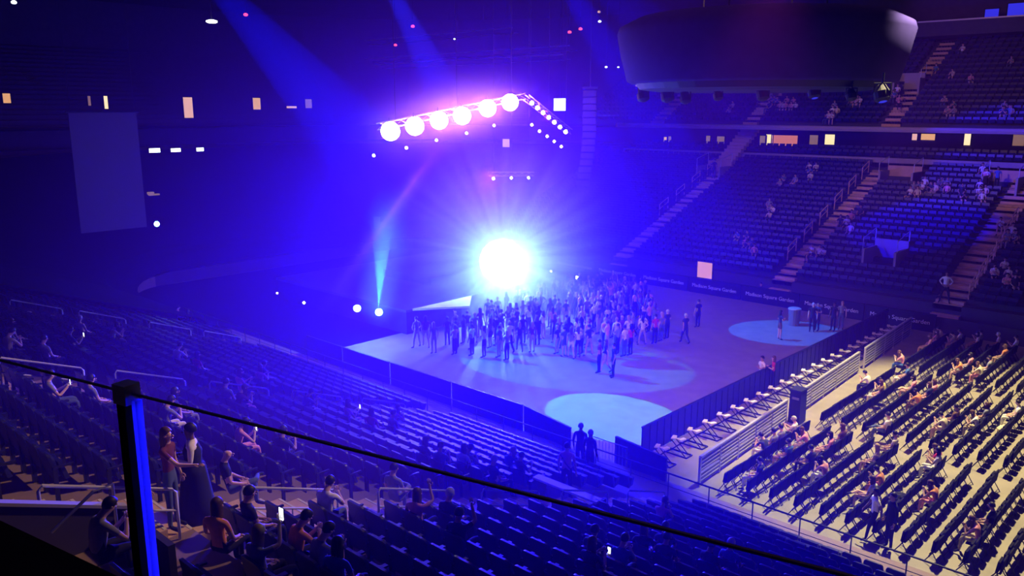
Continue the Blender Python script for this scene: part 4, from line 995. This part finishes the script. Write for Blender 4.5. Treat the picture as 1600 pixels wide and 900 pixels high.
# --- people in the near stand ---
def near_pt(x, y, h=0.0):
    a, b, k = ray(x, y); sl = .36
    base = .35 + .1; t = (base + sl * (-2.3 - CV) + h - CH) / (k + sl * b)
    q = Vector((CU + a * t, CV + b * t, CH + k * t)); i = max(0, min(23, int((-q.y - 1.9) / PITCHR)))
    return q, i
def seat_near(x, y, pose, top, bot, hair, lh, sk, lb, rz=None, **kw):
    q, i = near_pt(x, y, .6)
    q = Vector((-44 + .58 * round((q.x + 44) / .58), -(row_d(i) + .40), nrow_z(i)))
    return person(q, random.uniform(-.2, .45) if rz is None else rz, pose, top, bot, hair, lh, sk, lb, **kw)
def stand_near(x, y, pose, top, bot, hair, lh, sk, lb, rz, **kw):
    q, i = near_pt(x, y, 0.0); return person(Vector((q.x, q.y, nrow_z(i) + .02)), rz, pose, top, bot, hair, lh, sk, lb, **kw)
w = stand_near(310, 812, 'hold', 'white', 'black', 'dark', False, 2, 'waiter in white shirt, black vest and long black apron beside the near aisle', 2.6, ls=True, scale=1.08)
MB().lathe([(.30, .08), (.27, .45), (.20, .92), (.17, 1.08)], n=18).build('apron', CL['black'], w, smooth=True)
MB().lathe([(.175, .98), (.165, 1.12), (.19, 1.3), (.13, 1.42)], n=18).build('vest', CL['black'], w, smooth=True).scale = (1, .78, 1)
stand_near(272, 825, 'reach', 'plum', 'denim', 'brown', True, 0, 'woman in dark sleeveless top reaching out to the waiter', -.9, scale=1.02)
stand_near(226, 838, 'stand', 'yellow', 'khaki', 'blond', True, 0, 'person in pale yellow top half hidden behind the black rail post', -.6)
seat_near(372, 752, 'sit_cross', 'black', 'denim', 'grey', False, 0, 'balding man in dark shirt and jeans with crossed legs right of the near aisle', -.4, bald=True)
o = seat_near(385, 880, 'sit_raise', 'grey', 'black', 'blond', True, 0, 'person at the bottom holding up a glowing phone', .1)
phone(o, 'bright phone screen held up at the bottom of the near stand', size=1.3)
for i_, (x, y, pose, top, bot, hair, lh, sk, lb) in enumerate([
    (318, 848, 'sit', 'orange', 'black', 'brown', True, 0, 'woman with long brown hair and bare shoulders seen from behind at the bottom'),
    (505, 800, 'sit_lean', 'white', 'denim', 'dark', False, 0, 'person in white shirt sitting right of the tan aisle steps'),
    (455, 862, 'sit_lean', 'orange', 'black', 'dark', False, 0, 'person in orange top at the bottom left'),
    (500, 885, 'sit_lean', 'grey', 'denim', 'dark', False, 0, 'person in grey leaning at the bottom edge'),
    (440, 822, 'sit', 'black', 'black', 'dark', False, 1, 'dark haired person in black left of the white shirt'),
    (385, 695, 'sit_lean', 'pink', 'pink', 'dark', True, 0, 'person in pink leaning over a phone above the balding man'),
    (430, 700, 'sit_phone', 'navy', 'black', 'dark', False, 1, 'person in navy beside the pink one'),
    (655, 805, 'sit_raise', 'pink', 'black', 'brown', True, 0, 'brown haired woman seen from behind below the bright rail'),
    (688, 805, 'sit', 'navy', 'black', 'grey', False, 0, 'white haired person beside the brown haired woman'),
    (735, 838, 'sit_raise', 'black', 'black', 'dark', False, 1, 'broad man in black lifting a drink'),
    (612, 765, 'sit_cross', 'grey', 'grey', 'dark', False, 0, 'person in patterned grey by the left end of the bright rail'),
    (790, 730, 'sit_lean', 'blue', 'navy', 'blond', True, 0, 'person with lit blond hair in the middle of the near stand'),
    (762, 745, 'sit', 'navy', 'black', 'grey', False, 0, 'person left of the lit blond hair'),
    (815, 742, 'sit_phone', 'navy', 'black', 'dark', False, 1, 'person right of the lit blond hair'),
    (675, 722, 'sit_phone', 'blue', 'black', 'dark', False, 0, 'person in blue, left of four in the middle of the near stand'),
    (690, 718, 'sit', 'navy', 'black', 'brown', True, 0, 'person in navy, second of four in the middle of the near stand'),
    (715, 722, 'sit_lean', 'grey', 'black', 'dark', False, 1, 'person in grey, third of four in the middle of the near stand'),
    (735, 728, 'sit', 'white', 'black', 'dark', True, 0, 'person in white, last of four in the middle of the near stand'),
    (560, 655, 'sit_phone', 'pink', 'pink', 'brown', True, 0, 'person in pink with a lit phone at the left of the middle rows'),
    (595, 655, 'sit_lean', 'pink', 'navy', 'brown', True, 0, 'person in pink leaning right of the lit phone'),
    (610, 668, 'sit', 'grey', 'navy', 'dark', False, 0, 'person in grey beside the leaning pink one'),
    (575, 668, 'sit', 'magenta', 'black', 'dark', True, 0, 'person in magenta skirt among the middle rows'),
    (900, 862, 'sit', 'navy', 'black', 'dark', False, 1, 'dark haired person alone at the bottom middle'),
    (890, 880, 'sit_phone', 'navy', 'black', 'brown', True, 0, 'person with long hair at the bottom middle edge'),
    (1015, 862, 'sit', 'black', 'black', 'brown', True, 0, 'person with long brown hair, left of the bottom right four'),
    (1055, 880, 'sit', 'navy', 'black', 'dark', False, 0, 'person in navy, second of the bottom right four'),
    (1020, 850, 'sit_phone', 'navy', 'navy', 'dark', False, 1, 'person with raised hands behind the bottom right four'),
    (985, 885, 'sit_lean', 'blue', 'black', 'dark', False, 0, 'person in blue leaning at the bottom right group'),
    (1118, 890, 'sit', 'black', 'black', 'dark', False, 1, 'dark person, third of the bottom right four'),
    (1145, 888, 'sit', 'blue', 'black', 'grey', False, 0, 'grey haired person, right of the bottom right four'),
    (1030, 815, 'sit_lean', 'pink', 'black', 'brown', True, 0, 'person in pink in the dark rows below the front rail'),
    (550, 890, 'sit', 'blue', 'black', 'dark', True, 0, 'person in blue at the bottom, left of the middle'),
    (190, 852, 'sit_lean', 'grey', 'black', 'dark', False, 0, 'person in grey leaning out of the bottom left corner seats'),
    (285, 562, 'sit_lean', 'white', 'navy', 'dark', False, 0, 'person in white leaning in the left rows behind the lit rail'),
    (318, 575, 'sit', 'magenta', 'black', 'dark', True, 0, 'person in magenta in the left rows'),
    (355, 600, 'sit_phone', 'pink', 'black', 'brown', True, 0, 'person in pink with hands up in the left rows'),
    (400, 595, 'sit_phone', 'pink', 'denim', 'brown', True, 0, 'person in pink holding things right in the left rows'),
    (430, 590, 'sit', 'navy', 'navy', 'dark', False, 1, 'person in navy at the right of the left rows'),
    (350, 625, 'sit_cross', 'grey', 'pink', 'dark', False, 0, 'person with bare crossed legs in the left rows'),
    (382, 632, 'sit_lean', 'plum', 'pink', 'brown', True, 0, 'person in plum with bare legs in the left rows'),
    (470, 632, 'sit_lean', 'navy', 'white', 'dark', False, 0, 'person in navy leaning below the double rail'),
    (435, 520, 'sit', 'pink', 'black', 'dark', False, 0, 'small seated person in pink far along the near stand'),
    (480, 530, 'sit', 'navy', 'black', 'dark', True, 0, 'small seated person in navy far along the near stand'),
    (110, 515, 'sit', 'cream', 'black', 'grey', False, 0, 'person with a pale hat in the upper left rows'),
    (95, 618, 'sit_phone', 'grey', 'denim', 'dark', False, 0, 'person in grey looking at a lit phone in the left rows'),
    (135, 625, 'sit', 'grey', 'navy', 'dark', False, 0, 'person in grey right of the lit phone in the left rows'),
    (40, 530, 'sit', 'white', 'black', 'brown', True, 0, 'person in white at the upper left rows'),
    (25, 545, 'sit_lean', 'khaki', 'black', 'dark', False, 0, 'person in khaki at the left edge rows'),
    (190, 530, 'sit_lean', 'cream', 'grey', 'dark', True, 0, 'person in cream in the upper left rows by the two-bar rail'),
    (245, 660, 'sit_lean', 'grey', 'cream', 'dark', False, 0, 'person behind the post top in the left rows'),
    (120, 540, 'sit_phone', 'navy', 'black', 'dark', False, 1, 'person with tiny phone lights in the upper left rows'),
    (65, 555, 'sit', 'grey', 'black', 'dark', False, 0, 'person in grey at the upper left'),
    (270, 640, 'sit', 'navy', 'grey', 'dark', True, 1, 'dark haired person behind the waiter')]):
    o = seat_near(x, y, pose, top, bot, hair, lh, sk, lb)
    if (x, y) in ((95, 618), (560, 655), (120, 540), (385, 695), (900, 862)):
        phone(o, 'small glowing phone held by the ' + ' '.join(lb.replace('person', 'one', 1).split()[:9]), mk='phone_glow')
st_ = stand_near(885, 775, 'stand', 'pink', 'black', 'dark', False, 0, 'man in pale shirt with a shoulder strap standing by the white topped portal ledge', .4, scale=1.05)
MB().tube([(-.16, .13, 1.42), (0, .15, 1.2), (.17, .12, 1.0)], .018, 5).tube([(-.16, -.1, 1.42), (0, -.14, 1.2), (.17, -.12, 1.0)], .018, 5).build('strap', M['black'], st_)

# --- people scattered over the far and upper stands ---
rs = random.Random(11)
FARV = MB(); FMAT = ['white', 'grey', 'pink', 'cream', 'navy', 'blue', 'denim', 'khaki', 'black']
def far_people(n, x0, x1, y0, y1, where, grp, up=False):
    for _ in range(n):
        x = rs.uniform(x0, x1); y = rs.uniform(y0, y1)
        best = None
        for i in range(NUP if up else NLOW):
            V = FV1 + (urow_d(i) if up else row_d(i)) + .45; q = P(x, y, V=V); z = (urow_z(i) if up else row_z(i))
            e = abs(q.z - z - .6)
            if best is None or e < best[0]: best = (e, Vector((q.x, V, z)))
        top = rs.choice(['white', 'grey', 'pink', 'white', 'cream', 'navy', 'blue']); pose = rs.choice(['sit', 'sit_phone', 'sit_lean'])
        me = body(pose, rs.random() < .5, rs.random() < .3, False); mx = Matrix.Translation(best[1] + Vector((0, -.05, 0))) @ Matrix.Rotation(math.pi + rs.uniform(-.3, .5), 4, 'Z')
        k0 = FMAT.index(top); kb = FMAT.index(rs.choice(['denim', 'khaki', 'black'])); n0 = len(FARV.v)
        FARV.v += [tuple(mx @ v.co) for v in me.vertices]
        for pl in me.polygons:
            FARV.f.append(tuple(n0 + i for i in pl.vertices)); FARV.mi.append([9, k0, kb, 8][pl.material_index])
        hm = HAIR['short']; hp = Vector(me['head']) + Vector((0, 0, -.045)); n0 = len(FARV.v)
        FARV.v += [tuple(mx @ (v.co + hp)) for v in hm.vertices]
        for pl in hm.polygons: FARV.f.append(tuple(n0 + i for i in pl.vertices)); FARV.mi.append(10)
for a in [(5, 1420, 1450, 288, 310, 'in a group right of the middle entrance', 'people right of the middle entrance'), (9, 1420, 1480, 292, 312, 'in the blue lit rows left of the right far aisle', 'people in blue lit rows'), (7, 1500, 1540, 295, 320, 'at the top of the blue lit rows', 'people at top of blue rows'),
    (5, 1310, 1345, 338, 365, 'right of the middle far aisle', 'people right of the middle aisle'), (4, 1265, 1290, 385, 405, 'low right of the middle far aisle', 'people low right of middle aisle'), (7, 1150, 1190, 370, 402, 'in the dark block left of the middle far aisle', 'people in the dark block'),
    (5, 1555, 1590, 350, 380, 'at the right edge of the far stand', 'people at the right edge'), (8, 1552, 1592, 420, 448, 'low at the right edge of the far stand', 'people low at the right edge'), (4, 1200, 1216, 325, 340, 'alone in the dark block', 'people mid dark block'), (4, 1265, 1285, 262, 282, 'at the top left of the middle entrance', 'people top left of middle entrance'),
    (4, 1180, 1250, 282, 292, 'near the left entrance', 'people near the left entrance'), (3, 1525, 1545, 265, 280, 'under the blue fascia', 'people under the fascia')]: far_people(*a)
for a in [(12, 1200, 1245, 162, 178, 'in the lit group of the upper stand', 'upper lit group'), (6, 1288, 1308, 172, 190, 'in a small upper group above the balcony', 'upper small group'), (2, 1138, 1148, 172, 178, 'left of the left upper aisle', 'upper pair'), (6, 1330, 1345, 158, 166, 'in the row below the scoreboard lamps', 'upper row group'),
    (7, 1475, 1495, 155, 180, 'right of the right upper aisle', 'upper right group'), (5, 1565, 1582, 168, 180, 'near the right edge of the upper stand', 'upper edge group'), (4, 1395, 1415, 145, 162, 'around the upper entrance', 'upper entrance group'), (5, 1460, 1580, 80, 140, 'high in the dark upper stand', 'upper high group')]: far_people(*a, up=True)
tag(FARV.build('spectators', [CL[k] for k in FMAT] + [SK[0], HR['dark']], smooth=True), 'small seated people scattered in groups over the far and upper stands', 'people', kind='stuff')
person(Vector((-21.6, FV1 + row_d(16) + .5, row_z(16) + .1)), math.pi, 'stand', 'black', 'black', 'dark', False, 1, 'dark figure standing in the left tan entrance of the far stand')
person(Vector((1.0, FV1 + row_d(17) + .2, row_z(17) + .1)), math.pi, 'stand', 'blue', 'black', 'dark', False, 1, 'figure in blue standing in the right tan entrance')

# ============================ THE RAIL IN FRONT OF THE VIEWER ============================
a = P(-60, 548, z=12.45); b = P(1420, 925, z=12.45)
gr = empty('glass_railing', a, 0, 'glass railing close to the viewer with black post and thin dark top rail', 'railing')
d = b - a; ang = math.atan2(d.y, d.x); L = d.length
def rbox(mb, s0, s1, w, z0, z1, off=0):
    c = Vector((math.cos(ang), math.sin(ang), 0)); n_ = Vector((-math.sin(ang), math.cos(ang), 0))
    return mb.box(c * ((s0 + s1) / 2) + n_ * off + Vector((0, 0, (z0 + z1) / 2)), (s1 - s0, w, z1 - z0), rz=ang)
rbox(MB(), 0, L, .005, -.001, .003).build('top_rail', M['rail_grey'], gr)
pp = P(200, 612, z=12.45); s_ = (pp - a).dot(d.normalized())
rbox(MB(), s_ - .011, s_ + .014, .03, -1.2, .0).build('post', M['black'], gr)
mg, t_, bs = nodes('rail_glass'); bs.inputs['Base Color'].default_value = (.9, .95, 1, 1); bs.inputs['Transmission Weight'].default_value = 1.0; bs.inputs['IOR'].default_value = 1.0; bs.inputs['Roughness'].default_value = 0.0; bs.inputs['Alpha'].default_value = .12; bs.inputs['Specular IOR Level'].default_value = .1
bl = bpy.data.materials.new('edge_reflection'); bl.use_nodes = True; bt_ = bl.node_tree; bt_.nodes.remove(bt_.nodes['Principled BSDF']); tr_ = bt_.nodes.new('ShaderNodeBsdfTranslucent'); tr_.inputs['Color'].default_value = (.45, .5, 1, 1); bt_.links.new(tr_.outputs[0], bt_.nodes['Material Output'].inputs['Surface'])  # blue reflection on the glass edge put into a translucent colour
rbox(MB(), s_ + .026, s_ + .038, .016, -1.2, -.01).build('glass_edge', bl, gr)
rbox(MB(), s_ - .016, s_ + .022, .035, -.02, .02).build('clamp', M['steel'], gr)
lg = empty('parapet', P(80, 860, z=12.1), 0, 'black parapet edge filling the bottom left corner', 'parapet')
q0 = P(-80, 775, z=12.0); q1 = P(215, 915, z=12.0); e = q1 - q0
MB().box((q0 + q1) / 2 - lg.location + Vector((.12 * e.y / e.length, -.12 * e.x / e.length, -.2)), (e.length + .6, .24, .4), rz=math.atan2(e.y, e.x)).build('wall', M['black'], lg)

# ============================ HAZE ============================
def haze(name, loc, rad, sigma, width, color, label, streak=0.0, aniso=0.0):
    m = bpy.data.materials.new(name); m.use_nodes = True; t = m.node_tree
    t.nodes.remove(t.nodes['Principled BSDF']); vs_ = t.nodes.new('ShaderNodeVolumeScatter')
    t.links.new(vs_.outputs[0], t.nodes['Material Output'].inputs['Volume'])
    vs_.inputs['Color'].default_value = (*color, 1); vs_.inputs['Anisotropy'].default_value = aniso
    tc = t.nodes.new('ShaderNodeTexCoord'); ln = t.nodes.new('ShaderNodeVectorMath'); ln.operation = 'LENGTH'
    t.links.new(tc.outputs['Object'], ln.inputs[0])
    def mth(op, a_, b_=None):
        n = t.nodes.new('ShaderNodeMath'); n.operation = op
        for i, q_ in enumerate((a_, b_)):
            if q_ is None: continue
            if isinstance(q_, (int, float)): n.inputs[i].default_value = q_
            else: t.links.new(q_, n.inputs[i])
        return n.outputs[0]
    r_ = mth('DIVIDE', ln.outputs['Value'], width); g_ = mth('EXPONENT', mth('MULTIPLY', mth('POWER', r_, 2.0), -1.0)); dens = mth('MULTIPLY', g_, sigma)
    if streak:
        nm = t.nodes.new('ShaderNodeVectorMath'); nm.operation = 'NORMALIZE'; t.links.new(tc.outputs['Object'], nm.inputs[0])
        nz = t.nodes.new('ShaderNodeTexNoise'); nz.inputs['Scale'].default_value = streak; nz.inputs['Detail'].default_value = 1
        t.links.new(nm.outputs[0], nz.inputs['Vector'])
        mr = t.nodes.new('ShaderNodeMapRange'); mr.inputs['From Min'].default_value = .35; mr.inputs['From Max'].default_value = .65; mr.inputs['To Min'].default_value = .05; mr.inputs['To Max'].default_value = 2.1
        t.links.new(nz.outputs['Fac'], mr.inputs['Value']); dens = mth('MULTIPLY', dens, mr.outputs['Result'])
    t.links.new(dens, vs_.inputs['Density'])
    mb = MB(); n = 24; k = 12
    prof = [(max(.01, rad * math.sin(math.pi * i / k)), -rad * math.cos(math.pi * i / k)) for i in range(k + 1)]
    mb.lathe(prof, n=n); o = mb.build(name, m, loc=loc)
    if name == 'stage_haze': o.scale = (1, 1, .60)
    tag(o, label, 'haze', kind='stuff'); return o
haze('stage_haze', (-18.5, 13.0, 6.8), 38, .055, 15.0, (.12, .02, 1.0), 'blue lit haze filling the air around the stage', aniso=.3)
haze('flare_haze', (3.0, -10.5, 4.8), 17, .06, 7.0, (.4, .1, 1.0), 'thin blue haze added over the near stand to imitate lens flare')  # haze added to stand in for the lens-flare veil
tm = haze('halo_smoke', (A + B) / 2 + Vector((.6, -.4, -.1)), 4.0, .16, 1.75, (1.0, .62, .85), 'thin smoke added to give the blinders on the raked truss a pink halo')  # smoke added for the soft glare round the blinders
tm.scale = (2.1, .75, .75); tm.rotation_euler = (B - A).to_track_quat('X', 'Z').to_euler()
def smoke_line(name, x0, y0, x1, y1, U, w, sig, col, label):
    a_, b_ = P(x0, y0, U=U), P(x1, y1, U=U); o_ = haze(name, (a_ + b_) / 2, 2.6, sig, 1.2, col, label)
    L_ = (b_ - a_).length / 2; o_.scale = (L_ / 1.7, w, w); o_.rotation_euler = (b_ - a_).to_track_quat('X', 'Z').to_euler()
bp_ = P(592, 488, z=1.8)
smoke_line('added_beam_smoke', 594, 478, 606, 330, bp_.x, .62, .35, (.5, .9, 1.0), 'thin smoke added to show the cyan beam above the floor lamp')  # added smoke volume that makes the beam visible
smoke_line('added_beam_smoke', 690, 225, 530, 450, UT + .2, .30, .30, (1.0, .35, .6), 'thin smoke added to show the long magenta streak from the truss')  # smoke added to imitate the magenta reflection on the glass
haze('glare_fog', GL + Vector((.3, -.3, .4)), 10.5, .5, 3.7, (.9, .95, 1.0), 'fog added to imitate the bright glare burst around the lamp wheel', streak=9.0)  # fog volume added in place of lens glare and its streaks
